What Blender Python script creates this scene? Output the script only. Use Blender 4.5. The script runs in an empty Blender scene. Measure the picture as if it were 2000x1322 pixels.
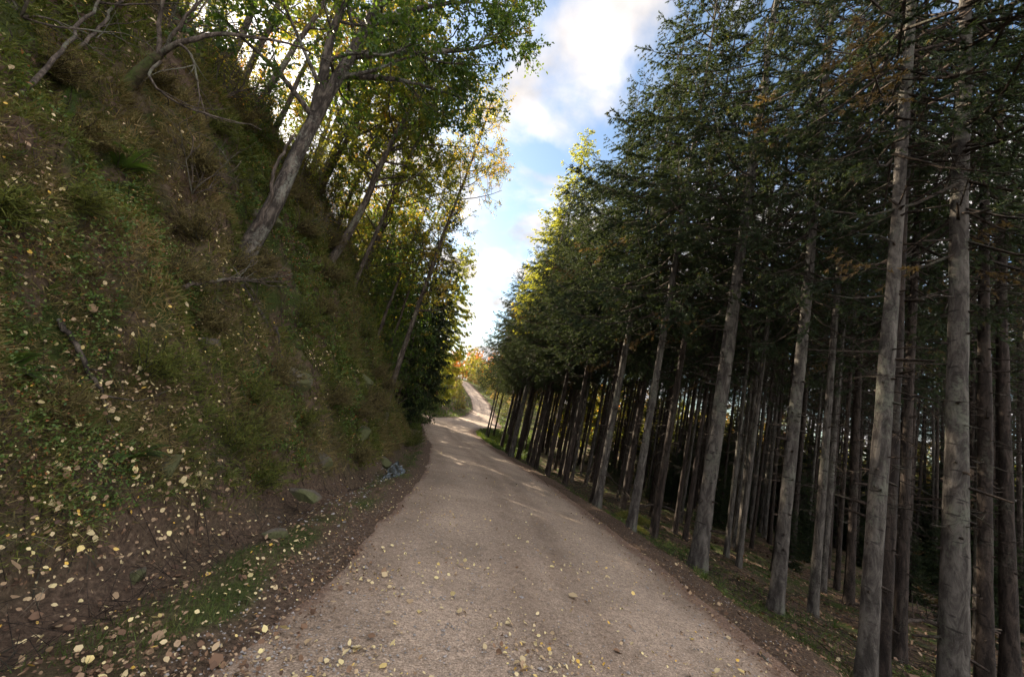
import bpy, math, random
import numpy as np
from mathutils import Vector, Matrix

scene = bpy.context.scene
R = math.radians

# ------------------------------------------------------------------ camera, sky, sun, exposure
PITCH, ROLL, EYE = R(10), R(13), 1.55
cam_d = bpy.data.cameras.new('camera'); cam = bpy.data.objects.new('camera', cam_d)
scene.collection.objects.link(cam); scene.camera = cam
cam_d.sensor_width = 36; cam_d.lens = 13.5; cam_d.clip_start = 0.05; cam_d.clip_end = 3000
_F = Vector((0, math.cos(PITCH), math.sin(PITCH)))
_U = Vector((0, -math.sin(PITCH), math.cos(PITCH))); _R = Vector((1, 0, 0))
_r = _R * math.cos(ROLL) + _U * math.sin(ROLL)
_u = _U * math.cos(ROLL) - _R * math.sin(ROLL)
_m = Matrix((_r, _u, -_F)).transposed().to_4x4(); _m.translation = Vector((0, 0, EYE))
cam.matrix_world = _m

SUN_AZ, SUN_EL = R(-46), R(24)          # azimuth from +Y towards +X
sun_dir = Vector((math.sin(SUN_AZ) * math.cos(SUN_EL), math.cos(SUN_AZ) * math.cos(SUN_EL), math.sin(SUN_EL)))
sd = bpy.data.lights.new('sun', 'SUN'); sd.energy = 5; sd.angle = R(0.5); sd.color = (1, .87, .68)
so = bpy.data.objects.new('sun', sd); scene.collection.objects.link(so)
so.rotation_euler = sun_dir.to_track_quat('Z', 'Y').to_euler()

scene.view_settings.view_transform = 'Standard'; scene.view_settings.look = 'None'
scene.view_settings.exposure = 2.35; scene.view_settings.gamma = 1
scene.render.engine = 'CYCLES'
scene.cycles.max_bounces = 6; scene.cycles.diffuse_bounces = 4; scene.cycles.transmission_bounces = 4
scene.cycles.glossy_bounces = 2; scene.cycles.transparent_max_bounces = 4

world = bpy.data.worlds.new('World'); scene.world = world; world.use_nodes = True
def build_world():
    nt = world.node_tree; nt.nodes.clear(); N = nt.nodes.new; L = nt.links.new
    out = N('ShaderNodeOutputWorld'); bg = N('ShaderNodeBackground'); bg.inputs[1].default_value = 1.0
    sky = N('ShaderNodeTexSky'); sky.sky_type = 'NISHITA'; sky.sun_disc = False
    sky.sun_elevation = SUN_EL; sky.sun_rotation = SUN_AZ
    sky.air_density = 1.3; sky.dust_density = 1.0; sky.ozone_density = 2.2
    sc = N('ShaderNodeVectorMath'); sc.operation = 'SCALE'; sc.inputs[3].default_value = 0.052
    L(sky.outputs[0], sc.inputs[0])
    tc = N('ShaderNodeTexCoord')
    sep = N('ShaderNodeSeparateXYZ'); L(tc.outputs['Generated'], sep.inputs[0])
    zz = N('ShaderNodeMath'); zz.operation = 'ADD'; zz.inputs[1].default_value = .18
    mx = N('ShaderNodeMath'); mx.operation = 'MAXIMUM'; mx.inputs[1].default_value = 0.0
    L(sep.outputs[2], mx.inputs[0]); L(mx.outputs[0], zz.inputs[0])
    dv = N('ShaderNodeVectorMath'); dv.operation = 'DIVIDE'
    cz = N('ShaderNodeCombineXYZ')
    for i in range(3): L(zz.outputs[0], cz.inputs[i])
    L(tc.outputs['Generated'], dv.inputs[0]); L(cz.outputs[0], dv.inputs[1])
    mp = N('ShaderNodeMapping'); mp.inputs['Location'].default_value = CLOUD_OFF; mp.inputs['Scale'].default_value = (1, 1, .0)
    L(dv.outputs[0], mp.inputs[0])
    n1 = N('ShaderNodeTexNoise'); n1.inputs['Scale'].default_value = 2.1; n1.inputs['Detail'].default_value = 9; n1.inputs['Roughness'].default_value = .52
    n1.inputs['Distortion'].default_value = .25
    L(mp.outputs[0], n1.inputs['Vector'])
    # cover grows towards the sun side and away from the blue hole ahead
    r1 = N('ShaderNodeMapRange'); r1.interpolation_type = 'SMOOTHSTEP'
    r1.inputs['From Min'].default_value = .45; r1.inputs['From Max'].default_value = .60
    L(n1.outputs['Fac'], r1.inputs[0])
    n2 = N('ShaderNodeTexNoise'); n2.inputs['Scale'].default_value = 3.7; n2.inputs['Detail'].default_value = 6
    L(mp.outputs[0], n2.inputs['Vector'])
    cr = N('ShaderNodeMapRange'); cr.inputs['From Min'].default_value = .35; cr.inputs['From Max'].default_value = .65
    cr.inputs['To Min'].default_value = .5; cr.inputs['To Max'].default_value = 1.0
    L(n2.outputs['Fac'], cr.inputs[0])
    cc = N('ShaderNodeVectorMath'); cc.operation = 'SCALE'; cc.inputs[0].default_value = (.50, .47, .455)
    # cloud brightness boosted behind the camera, out of view, as added fill light
    fr = N('ShaderNodeMapRange'); fr.interpolation_type = 'SMOOTHSTEP'
    fr.inputs['From Min'].default_value = .55; fr.inputs['From Max'].default_value = -.15
    fr.inputs['To Min'].default_value = .62; fr.inputs['To Max'].default_value = 3.0
    L(sep.outputs[1], fr.inputs[0]); ml = N('ShaderNodeMath'); ml.operation = 'MULTIPLY'
    L(fr.outputs[0], ml.inputs[0]); L(cr.outputs[0], ml.inputs[1]); L(ml.outputs[0], cc.inputs[3])
    mix = N('ShaderNodeMix'); mix.data_type = 'RGBA'
    L(r1.outputs[0], mix.inputs['Factor']); L(sc.outputs[0], mix.inputs['A']); L(cc.outputs[0], mix.inputs['B'])
    L(mix.outputs['Result'], bg.inputs[0]); L(bg.outputs[0], out.inputs[0])
CLOUD_OFF = (0.0, 0.0, 0)
build_world()
# ------------------------------------------------------------------ noise and terrain
rng = np.random.default_rng(7)
_perm = np.random.default_rng(3).random((256, 256))
def vnoise(x, y):
    x = np.asarray(x, float); y = np.asarray(y, float)
    xi = np.floor(x).astype(int); yi = np.floor(y).astype(int)
    fx = x - xi; fy = y - yi; fx = fx * fx * (3 - 2 * fx); fy = fy * fy * (3 - 2 * fy)
    g = lambda a, b: _perm[a & 255, b & 255]
    return (g(xi, yi) * (1 - fx) + g(xi + 1, yi) * fx) * (1 - fy) + (g(xi, yi + 1) * (1 - fx) + g(xi + 1, yi + 1) * fx) * fy
def fbm(x, y, o=4, gain=.5):
    s = 0; a = 1; t = 0
    for i in range(o):
        s = s + a * (vnoise(x * 2 ** i + 17 * i, y * 2 ** i + 31 * i) * 2 - 1); t += a; a *= gain
    return s / t
def sstep(a, b, v):
    t = np.clip((np.asarray(v, float) - a) / (b - a), 0, 1); return t * t * (3 - 2 * t)
def sinterp(y, X, Y):
    y = np.asarray(y, float); s = 0
    for k in (-1.5, -.75, 0, .75, 1.5): s = s + np.interp(y + k, X, Y)
    return s / 5
PY = [-12, 3, 10, 18, 26, 33, 40, 47, 56, 66, 80, 97, 115, 140, 400]
PX = [1.3, 1.2, .85, -.3, -2.2, -3.6, -3.4, -1.9, -1.5, -2.9, -5.8, -9.6, -16, -28, -28]
RZY = [-12, 0, 22, 33, 45, 50, 56, 66, 80, 95, 115, 140, 400]
RZZ = [.5, 0, -1, -1.1, -1.0, -.75, 0, 1.4, 3.2, 5.1, 6.6, 8, 14]
def cx(y): return sinterp(y, PY, PX)
def rz(y): return sinterp(y, RZY, RZZ)
def wl(y): return np.interp(y, [0, 4, 26, 34, 37, 45, 50, 60, 100], [2.45, 2.35, 2.25, 2.3, 2.6, 2.3, 1.8, 1.55, 1.3])
def wr(y): return np.interp(y, [0, 4, 9, 16, 26, 31, 37, 44, 47, 52, 60, 100], [2.3, 2.2, 2.1, 2.05, 2.15, 2.1, 2.4, 3.6, 3.0, 1.9, 1.55, 1.3])
BU = [0, .35, 1, 2, 3, 4, 5, 7, 10, 30, 60, 400]
BZ = [0, .50, 1.5, 3.05, 4.5, 5.7, 6.65, 7.8, 9.0, 14, 19, 60]
RB = [0, .4, .9, 2, 4, 8, 15, 30, 60, 400]
RV = [0, -.03, -.2, -.34, -.5, -.68, -.9, -1.2, -1.4, 6]
def toe(y): return np.interp(y, [0, 6, 9, 20, 30], [1.2, 1.15, .8, .8, 1.2])
def side_dist(x, y):            # distance to the side path that leaves the junction to the left
    t = np.clip((np.asarray(x) + 3.4) / -30., 0, 1)
    return np.abs(y - (38.2 + 6 * t)) + np.maximum(0, np.asarray(x) + 3.4)
def height(x, y):
    x = np.asarray(x, float); y = np.asarray(y, float)
    d = x - cx(y); z = rz(y) + 0 * x
    a = -d - wl(y); u = np.maximum(0, a - toe(y))
    bf = np.interp(y, [-20, 0, 9, 13, 15, 18, 22, 28, 34, 60, 90, 200], [1, 1, 1.06, 1.1, 1.0, .78, .5, .28, .14, .3, .3, .1])
    wob = 1 + .16 * fbm(x * .35 + 5, y * .35, 2)
    bank = np.interp(u, BU, BZ) * bf * wob
    rough = sstep(.1, 1.2, u) * (.42 * fbm(x * .7 + 3, y * .7 + 9, 4, .55) + .10 * fbm(x * 3.1, y * 3.1, 3) + .34 * (np.abs(fbm(x * 1.3 + 40, y * 1.3, 3)) - .25) + .26 * np.maximum(0, fbm(x * 2.4 + 60, y * 2.4, 3)) - .30 * sstep(.16, .42, fbm(x * 1.5 + 90, y * 1.5 + 20, 3)) + .07 * fbm(x * 6, y * 6, 2))
    rough = rough * np.interp(u, [0, 12, 30], [1, 1, .6])
    rough = rough - .30 * np.exp(-((x + 3.25) ** 2 / .05 + (y - 3.15) ** 2 / .09)) - .22 * np.exp(-((x + 3.5) ** 2 / .08 + (y - 4.3) ** 2 / .05)) - .25 * np.exp(-((x + 4.9) ** 2 / .2 + (y - 5.6) ** 2 / .15))
    ditch = -.13 * np.exp(-((a - toe(y) + .28) / .22) ** 2) * sstep(26, 20, y)
    verge = sstep(0, .25, a) * (.035 + .05 * fbm(x * 2.2, y * 2.2, 3))
    left = bank + rough + ditch + verge
    b = d - wr(y)
    rf = np.interp(y, [0, 26, 32, 45, 60, 400], [1, 1, .6, .3, .5, .5])
    right = np.interp(b, RB, RV) * rf + sstep(0, 1.0, b) * (.16 * fbm(x * .9, y * .9 + 50, 4) + .035 * fbm(x * 5, y * 5, 2)) + sstep(0, .4, b) * .03 * sstep(1.2, .6, b)
    z = z + np.where(a > 0, left, 0) + np.where(b > 0, right, 0)
    inner = np.minimum(-a, -b)      # > 0 inside the road
    z = z - .05 * sstep(.0, .18, inner - .06 - .09 * fbm(x * 2.6, y * 2.6, 3))
    z = z + .008 * fbm(x * 9, y * 9, 2)
    m = sstep(4.5, 1.8, side_dist(x, y)) * sstep(-2.5, -5, x)
    z = z * (1 - m) + (-1.18 + .0 * x) * m
    return z
# ------------------------------------------------------------------ mesh helpers
class Acc:
    """collects vertex / polygon arrays with a material slot and a per-vertex 'tint' value"""
    def __init__(self): self.v = []; self.f = []; self.n = 0
    def add(self, verts, faces, mat=0, tint=0.5):
        verts = np.asarray(verts, np.float32).reshape(-1, 3); faces = np.asarray(faces, np.int32)
        t = np.broadcast_to(np.asarray(tint, np.float32), (len(verts),))
        self.v.append((verts, t)); self.f.append((faces + self.n, mat)); self.n += len(verts)
    def build(self, name, mats, parent=None, smooth=True, link=True):
        me = bpy.data.meshes.new(name)
        V = np.concatenate([a for a, b in self.v]); T = np.concatenate([b for a, b in self.v])
        me.vertices.add(len(V)); me.vertices.foreach_set('co', V.ravel())
        loops = np.concatenate([f.ravel() for f, m in self.f])
        sizes = np.concatenate([np.full(len(f), f.shape[1], np.int32) for f, m in self.f])
        starts = np.concatenate([[0], np.cumsum(sizes)[:-1]]).astype(np.int32)
        mi = np.concatenate([np.full(len(f), m, np.int32) for f, m in self.f])
        me.loops.add(len(loops)); me.loops.foreach_set('vertex_index', loops)
        me.polygons.add(len(sizes)); me.polygons.foreach_set('loop_start', starts)
        me.polygons.foreach_set('material_index', mi)
        me.polygons.foreach_set('use_smooth', np.full(len(sizes), smooth))
        me.update(calc_edges=True)
        at = me.attributes.new('tint', 'FLOAT', 'POINT'); at.data.foreach_set('value', T.astype(np.float32))
        for m in (mats if isinstance(mats, (list, tuple)) else [mats]): me.materials.append(m)
        o = bpy.data.objects.new(name, me)
        if link: scene.collection.objects.link(o)
        if parent is not None: o.parent = parent
        return o
def tag(o, label=None, cat=None, group=None, kind=None):
    if label: o['label'] = label
    if cat: o['category'] = cat
    if group: o['group'] = group
    if kind: o['kind'] = kind
    return o
def empty(name, loc, label, cat, group=None, rot=(0, 0, 0)):
    o = bpy.data.objects.new(name, None); scene.collection.objects.link(o); o.location = loc; o.rotation_euler = rot
    o.empty_display_size = .3
    return tag(o, label, cat, group)
def unit(v): return v / np.maximum(1e-9, np.linalg.norm(v, axis=-1, keepdims=True))
def tube(acc, P, rad, sides=8, mat=0, tint=.5, cap=True, bump=0, lobes=None):
    P = np.asarray(P, float); n = len(P); rad = np.broadcast_to(np.asarray(rad, float), (n,))
    T = unit(np.gradient(P, axis=0)); ref = np.array([0.31, .95, .02]) if abs(T[0, 2]) > .6 else np.array([0, 0, 1.])
    A = unit(np.cross(T, ref)); B = np.cross(T, A)
    th = np.linspace(0, 2 * np.pi, sides, endpoint=False)
    r = rad[:, None] * (1 + (bump * (rng.random((n, sides)) - .5) if bump else 0)) * np.ones((n, sides))
    if lobes is not None: r = r * (1 + lobes[:, None] * (np.sin(th * 4 + .7) + .6 * np.sin(th * 7 + 2))[None])
    V = P[:, None] + r[..., None] * (np.cos(th)[None, :, None] * A[:, None] + np.sin(th)[None, :, None] * B[:, None])
    i = np.arange(n - 1)[:, None] * sides; j = np.arange(sides)[None]; k = (j + 1) % sides
    F = np.stack([i + j, i + k, i + sides + k, i + sides + j], -1).reshape(-1, 4)
    acc.add(V.reshape(-1, 3), F, mat, tint)
    if cap:
        c = np.arange(sides)
        acc.add(np.vstack([V[-1], P[-1:] + T[-1:] * rad[-1] * .3]), np.stack([c, (c + 1) % sides, np.full(sides, sides)], -1), mat, tint)
def sticks(acc, A, B, ra, rb, mat=0, tint=.5):
    """many thin three-sided tapered sticks at once"""
    A = np.asarray(A, float); B = np.asarray(B, float); T = unit(B - A)
    ref = np.where(np.abs(T[:, 2:3]) > .8, np.array([[1., 0, 0]]), np.array([[0, 0, 1.]]))
    X = unit(np.cross(T, ref)); Y = np.cross(T, X); n = len(A)
    ra = np.broadcast_to(ra, (n,))[:, None]; rb = np.broadcast_to(rb, (n,))[:, None]
    rings = []
    for P, r in ((A, ra), (B, rb)):
        for k in range(3):
            t = k * 2.0944; rings.append(P + r * (math.cos(t) * X + math.sin(t) * Y))
    V = np.stack(rings, 1); b = np.arange(n)[:, None] * 6
    F = np.concatenate([b + np.array([[k, (k + 1) % 3, 3 + (k + 1) % 3, 3 + k]]) for k in range(3)])
    tt = np.repeat(np.broadcast_to(np.asarray(tint, np.float32), (n,)), 6)
    acc.add(V.reshape(-1, 3), F, mat, tt)
def rand_unit(n):
    v = rng.normal(size=(n, 3)); return unit(v)
def leaves(acc, C, D, Nrm, length, width, mat=0, tint=.5, fold=.15):
    """folded pointed leaves: C base, D direction, Nrm rough normal"""
    n = len(C); D = unit(D); S = unit(np.cross(D, Nrm)); U = np.cross(S, D)
    length = np.broadcast_to(length, (n,))[:, None]; width = np.broadcast_to(width, (n,))[:, None]
    v0 = C; v2 = C + D * length - U * length * .12
    m = C + D * length * .48
    v1 = m + S * width * .5 + U * width * fold; v3 = m - S * width * .5 + U * width * fold
    V = np.stack([v0, v1, v2, v3], 1); b = np.arange(n)[:, None] * 4
    F = np.concatenate([b + np.array([[0, 1, 2]]), b + np.array([[0, 2, 3]])])
    acc.add(V.reshape(-1, 3), F, mat, np.repeat(np.broadcast_to(np.asarray(tint, np.float32), (n,)), 4))
def oval_leaves(acc, C, D, Nrm, length, width, mat=0, tint=.5, fold=.15):
    n = len(C); D = unit(D); S = unit(np.cross(D, Nrm)); U = np.cross(S, D); length = length[:, None]; width = width[:, None]
    c = rng.uniform(-.15, .25, (n, 1)) * length; P = lambda t, s, u: C + D * length * t + S * width * s + U * (width * u + c * (t - .5) ** 2 * 3)
    V = np.stack([P(0, 0, 0), P(.25, .42, fold), P(.62, .46, fold), P(1, .0, 0), P(.6, -.44, fold), P(.28, -.45, fold)], 1); b = np.arange(n)[:, None] * 6
    acc.add(V.reshape(-1, 3), np.concatenate([b + np.array([[0, 1, 2, 3]]), b + np.array([[3, 4, 5, 0]])]), mat, np.repeat(np.broadcast_to(np.asarray(tint, np.float32), (n,)), 6))
def blades(acc, C, D, length, width, mat=0, tint=.5, bend=.25):
    """narrow triangles (needles, grass)"""
    n = len(C); D = unit(D); S = unit(np.cross(D, rand_unit(n)))
    length = np.broadcast_to(length, (n,))[:, None]; width = np.broadcast_to(width, (n,))[:, None]
    V = np.stack([C - S * width * .5, C + S * width * .5, C + D * length], 1)
    acc.add(V.reshape(-1, 3), np.arange(n * 3).reshape(-1, 3), mat, np.repeat(np.broadcast_to(np.asarray(tint, np.float32), (n,)), 3))

# ------------------------------------------------------------------ materials
def mat_new(name):
    m = bpy.data.materials.new(name); m.use_nodes = True; nt = m.node_tree
    b = nt.nodes['Principled BSDF']; return m, nt, b
def ramp(nt, fac, stops, interp='LINEAR'):
    r = nt.nodes.new('ShaderNodeValToRGB'); r.color_ramp.interpolation = interp; e = r.color_ramp.elements
    while len(e) < len(stops): e.new(.5)
    for k, (p, c) in enumerate(stops): e[k].position = p; e[k].color = (*c, 1)
    nt.links.new(fac, r.inputs[0]); return r.outputs[0]
def noise(nt, scale, detail=4, rough=.55, vec=None, dist=0):
    n = nt.nodes.new('ShaderNodeTexNoise'); n.inputs['Scale'].default_value = scale; n.inputs['Detail'].default_value = detail
    n.inputs['Roughness'].default_value = rough; n.inputs['Distortion'].default_value = dist
    if vec is None:
        g = nt.nodes.new('ShaderNodeNewGeometry'); vec = g.outputs['Position']
    nt.links.new(vec, n.inputs['Vector']); return n.outputs['Fac']
def objvec(nt, sc=(1, 1, 1)):
    t = nt.nodes.new('ShaderNodeTexCoord'); m = nt.nodes.new('ShaderNodeMapping'); m.inputs['Scale'].default_value = sc
    nt.links.new(t.outputs['Object'], m.inputs[0]); return m.outputs[0]
def attr(nt, name='tint'):
    a = nt.nodes.new('ShaderNodeAttribute'); a.attribute_name = name; return a.outputs['Fac']
def mixc(nt, fac, a, b):
    m = nt.nodes.new('ShaderNodeMix'); m.data_type = 'RGBA'
    for s, v in (('Factor', fac), ('A', a), ('B', b)):
        if hasattr(v, 'links') or hasattr(v, 'is_linked'): nt.links.new(v, m.inputs[s])
        else: m.inputs[s].default_value = v if s == 'Factor' else (*v, 1)
    return m.outputs['Result']
def mrange(nt, v, a, b, c=0, d=1, smooth=True):
    r = nt.nodes.new('ShaderNodeMapRange'); r.interpolation_type = 'SMOOTHSTEP' if smooth else 'LINEAR'
    nt.links.new(v, r.inputs[0])
    for i, x in zip((1, 2, 3, 4), (a, b, c, d)): r.inputs[i].default_value = x
    return r.outputs[0]
def bump(nt, b, h, strength=.5, dist=.02):
    n = nt.nodes.new('ShaderNodeBump'); n.inputs['Strength'].default_value = strength; n.inputs['Distance'].default_value = dist
    nt.links.new(h, n.inputs['Height']); nt.links.new(n.outputs[0], b.inputs['Normal'])
def leaf_mat(name, stops, rough=.5, trans=.35, spec=.3):
    """thin foliage: reflecting and letting light through; colour varies from leaf to leaf"""
    m, nt, b = mat_new(name); c = ramp(nt, attr(nt), stops)
    nt.links.new(c, b.inputs['Base Color']); b.inputs['Roughness'].default_value = rough; b.inputs['Specular IOR Level'].default_value = spec
    t = nt.nodes.new('ShaderNodeBsdfTranslucent')
    g = nt.nodes.new('ShaderNodeVectorMath'); g.operation = 'MULTIPLY'; g.inputs[1].default_value = (1.5, 1.35, .55)
    nt.links.new(c, g.inputs[0]); nt.links.new(g.outputs[0], t.inputs[0])
    mx = nt.nodes.new('ShaderNodeMixShader'); mx.inputs[0].default_value = trans
    nt.links.new(b.outputs[0], mx.inputs[1]); nt.links.new(t.outputs[0], mx.inputs[2])
    nt.links.new(mx.outputs[0], nt.nodes['Material Output'].inputs[0]); return m
M = {}
M['needles'] = leaf_mat('spruce_needles', [(0, (.018, .028, .017)), (.5, (.032, .048, .026)), (.85, (.055, .075, .034)), (1, (.13, .09, .045))], .6, .35, .12)
M['sunlit_needles'] = leaf_mat('sun_tinted_needles', [(0, (.13, .16, .04)), (.5, (.25, .28, .06)), (1, (.36, .31, .075))], .6, .65, .12)  # needle colour brightened and yellowed to paint sunlight onto the crowns
M['oak_leaf'] = leaf_mat('oak_leaf', [(0, (.035, .065, .018)), (.5, (.065, .115, .028)), (.85, (.13, .16, .035)), (1, (.26, .19, .04))], .45, .52)
M['autumn_leaf'] = leaf_mat('autumn_leaf', [(0, (.10, .13, .03)), (.35, (.22, .21, .04)), (.7, (.36, .24, .05)), (1, (.36, .13, .035))], .5, .6)
M['orange_leaf'] = leaf_mat('orange_leaf', [(0, (.16, .12, .04)), (.4, (.42, .20, .045)), (1, (.45, .12, .035))], .5, .4)
M['far_leaf'] = leaf_mat('far_leaf', [(0, (.09, .11, .04)), (.5, (.17, .17, .06)), (1, (.28, .17, .07))], .5, .35)
M['moss'] = leaf_mat('moss_shoots', [(0, (.040, .050, .014)), (.5, (.090, .105, .024)), (.8, (.15, .155, .040)), (1, (.20, .14, .055))], .8, .3, .1)
M['heath'] = leaf_mat('heath_shoots', [(0, (.065, .042, .024)), (.4, (.105, .092, .035)), (.75, (.19, .15, .065)), (1, (.28, .19, .10))], .8, .25, .1)
M['grass'] = leaf_mat('grass_blades', [(0, (.035, .065, .014)), (.5, (.075, .115, .025)), (.85, (.14, .15, .045)), (1, (.26, .20, .10))], .6, .35)
M['fallen'] = leaf_mat('fallen_leaf', [(0, (.06, .034, .022)), (.3, (.17, .10, .06)), (.5, (.33, .23, .14)), (.68, (.52, .42, .24)), (.85, (.60, .50, .24)), (1, (.58, .36, .07))], .6, .1, .2)

def bark(name, dark, light, lichen, lich_amt=.5, vs=(1, 1, .35), sc=9, bands=True):
    m, nt, b = mat_new(name); v = objvec(nt, vs)
    n1 = noise(nt, sc, 8, .72, v, .6); c = ramp(nt, n1, [(.36, tuple(x * .55 for x in dark)), (.47, dark), (.55, tuple((a + d) / 2 for a, d in zip(dark, light))), (.66, light)])
    n2 = noise(nt, 2.3, 4, .6, objvec(nt, (1, 1, .5)))
    n5 = noise(nt, 26, 5, .7, objvec(nt)); ml_ = nt.nodes.new('ShaderNodeMath'); ml_.operation = 'MULTIPLY_ADD'; nt.links.new(n5, ml_.inputs[0]); ml_.inputs[1].default_value = .5; nt.links.new(n2, ml_.inputs[2]); f = mrange(nt, ml_.outputs[0], .82 - .12 * lich_amt, .92, 0, .85)
    c = mixc(nt, f, c, lichen)
    if bands:
        n3 = noise(nt, 7.5, 3, .6, objvec(nt, (.55, .55, 2.4)))
        k = mrange(nt, n3, .63, .70, 0, .75); c = mixc(nt, k, c, tuple(x * .28 for x in dark))
    nt.links.new(c, b.inputs['Base Color']); b.inputs['Roughness'].default_value = .9; b.inputs['Specular IOR Level'].default_value = .15
    bump(nt, b, n1, 1, .05); return m
M['spruce_bark'] = bark('spruce_bark', (.050, .042, .036), (.128, .112, .096), (.105, .106, .08), .5)
M['spruce_bark_red'] = bark('spruce_bark_reddish', (.022, .016, .013), (.060, .044, .035), (.055, .05, .038), .25)
M['oak_bark'] = bark('oak_bark', (.045, .036, .03), (.16, .13, .105), (.20, .20, .165), .6, (1, 1, .3), 12, False)
M['thin_bark'] = bark('thin_stem_bark', (.055, .042, .033), (.16, .125, .10), (.14, .14, .10), .4, (1, 1, .3), 14, False)
M['twig'] = bark('dead_twig', (.035, .026, .02), (.085, .062, .048), (.075, .075, .055), .4, (1, 1, 1), 14, False)
M['pale_twig'] = bark('pale_twig', (.12, .09, .065), (.27, .21, .165), (.3, .3, .2), .2, (1, 1, 1), 14, False)
M['mossy_bark'] = bark('mossy_bark', (.05, .04, .025), (.12, .09, .06), (.07, .10, .02), 1.2, (1, 1, 1), 6, False)
def ground_mat():
    m, nt, b = mat_new('forest_soil')
    n1 = noise(nt, .9, 6, .6); n2 = noise(nt, 6, 6, .65); n3 = noise(nt, 28, 5, .7); n4 = noise(nt, 2.1, 4, .6, None, .6)
    soil = ramp(nt, n2, [(.25, (.030, .020, .014)), (.5, (.10, .066, .045)), (.75, (.20, .14, .10))])
    moss = ramp(nt, n3, [(.25, (.020, .028, .009)), (.5, (.045, .060, .016)), (.8, (.10, .11, .03))])
    litter = ramp(nt, n3, [(.3, (.040, .028, .020)), (.55, (.115, .078, .055)), (.8, (.25, .18, .125))])
    c = mixc(nt, mrange(nt, n1, .42, .58), soil, moss); c = mixc(nt, mrange(nt, n4, .52, .62, 0, .85), c, litter)
    v = attr(nt, 'verge'); c = mixc(nt, v, c, litter)
    nt.links.new(c, b.inputs['Base Color']); b.inputs['Roughness'].default_value = .95; b.inputs['Specular IOR Level'].default_value = .1
    ad = nt.nodes.new('ShaderNodeMath'); ad.operation = 'ADD'; nt.links.new(n3, ad.inputs[0]); nt.links.new(n2, ad.inputs[1])
    bump(nt, b, ad.outputs[0], 1, .05); return m
M['ground'] = ground_mat()
M['bilberry'] = leaf_mat('bilberry_leaf', [(0, (.035, .07, .015)), (.5, (.075, .125, .025)), (.85, (.14, .17, .04)), (1, (.22, .09, .03))], .5, .4)
def path_mat():
    m, nt, b = mat_new('gravel_path')
    v = nt.nodes.new('ShaderNodeTexVoronoi'); v.inputs['Scale'].default_value = 62
    g = nt.nodes.new('ShaderNodeNewGeometry'); nt.links.new(g.outputs['Position'], v.inputs['Vector'])
    stone = ramp(nt, noise(nt, 75, 3, .7), [(.28, (.14, .104, .074)), (.5, (.31, .240, .180)), (.66, (.42, .335, .255)), (.76, (.66, .56, .43))])
    big = ramp(nt, noise(nt, 1.1, 5, .6), [(.3, (.72, .70, .69)), (.7, (1.12, 1.1, 1.1))])
    mu = nt.nodes.new('ShaderNodeMix'); mu.data_type = 'RGBA'; mu.blend_type = 'MULTIPLY'; mu.inputs[0].default_value = 1
    nt.links.new(stone, mu.inputs['A']); nt.links.new(big, mu.inputs['B'])
    mid = ramp(nt, noise(nt, 21, 5, .75), [(.3, (.62, .60, .58)), (.5, (1, 1, 1)), (.7, (1.35, 1.33, 1.3))])
    m2 = nt.nodes.new('ShaderNodeMix'); m2.data_type = 'RGBA'; m2.blend_type = 'MULTIPLY'; m2.inputs[0].default_value = 1
    nt.links.new(mu.outputs['Result'], m2.inputs['A']); nt.links.new(mid, m2.inputs['B']); mu = m2
    lit = ramp(nt, noise(nt, 45, 4, .7), [(.3, (.07, .042, .03)), (.55, (.16, .10, .07)), (.8, (.30, .21, .15))])
    rut = attr(nt, 'rut'); rn = noise(nt, 2.2, 5, .65)
    rm = nt.nodes.new('ShaderNodeMath'); rm.operation = 'MULTIPLY'; nt.links.new(rut, rm.inputs[0]); nt.links.new(mrange(nt, rn, .3, .62), rm.inputs[1])
    m3 = nt.nodes.new('ShaderNodeMix'); m3.data_type = 'RGBA'; m3.blend_type = 'MULTIPLY'; nt.links.new(rm.outputs[0], m3.inputs[0]); nt.links.new(mu.outputs['Result'], m3.inputs['A']); m3.inputs['B'].default_value = (.60, .57, .55, 1); mu = m3
    e = attr(nt, 'edge'); n = noise(nt, 3.2, 5, .65)
    ad = nt.nodes.new('ShaderNodeMath'); ad.operation = 'ADD'; nt.links.new(e, ad.inputs[0]); nt.links.new(n, ad.inputs[1])
    c = mixc(nt, mrange(nt, ad.outputs[0], .95, 1.3, 0, .9), mu.outputs['Result'], lit)
    nt.links.new(c, b.inputs['Base Color']); b.inputs['Roughness'].default_value = .9; b.inputs['Specular IOR Level'].default_value = .2
    bump(nt, b, v.outputs['Distance'], .6, .012); return m
M['path'] = path_mat()
def rock_mat():
    m, nt, b = mat_new('rock'); n = noise(nt, 5, 7, .7, objvec(nt, (1.5, 1.5, .5)), .8); k = noise(nt, 1.8, 5, .6, objvec(nt))
    c = ramp(nt, n, [(.3, (.034, .027, .020)), (.5, (.085, .068, .050)), (.72, (.16, .135, .10))])
    c = mixc(nt, mrange(nt, k, .44, .54, 0, .9), c, (.065, .07, .02))
    nt.links.new(c, b.inputs['Base Color']); b.inputs['Roughness'].default_value = .8; bump(nt, b, n, 1, .06); return m
M['rock'] = rock_mat()
m, nt, b = mat_new('puddle_water'); b.inputs['Base Color'].default_value = (.02, .018, .012, 1); b.inputs['Roughness'].default_value = .06
bump(nt, b, noise(nt, 24, 3, .6), .6, .02); M['water'] = m
m, nt, b = mat_new('pale_stone'); nt.links.new(ramp(nt, noise(nt, 14, 4, .6), [(.3, (.08, .072, .066)), (.7, (.32, .29, .27))]), b.inputs['Base Color']); b.inputs['Roughness'].default_value = .6; M['stone'] = m
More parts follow.
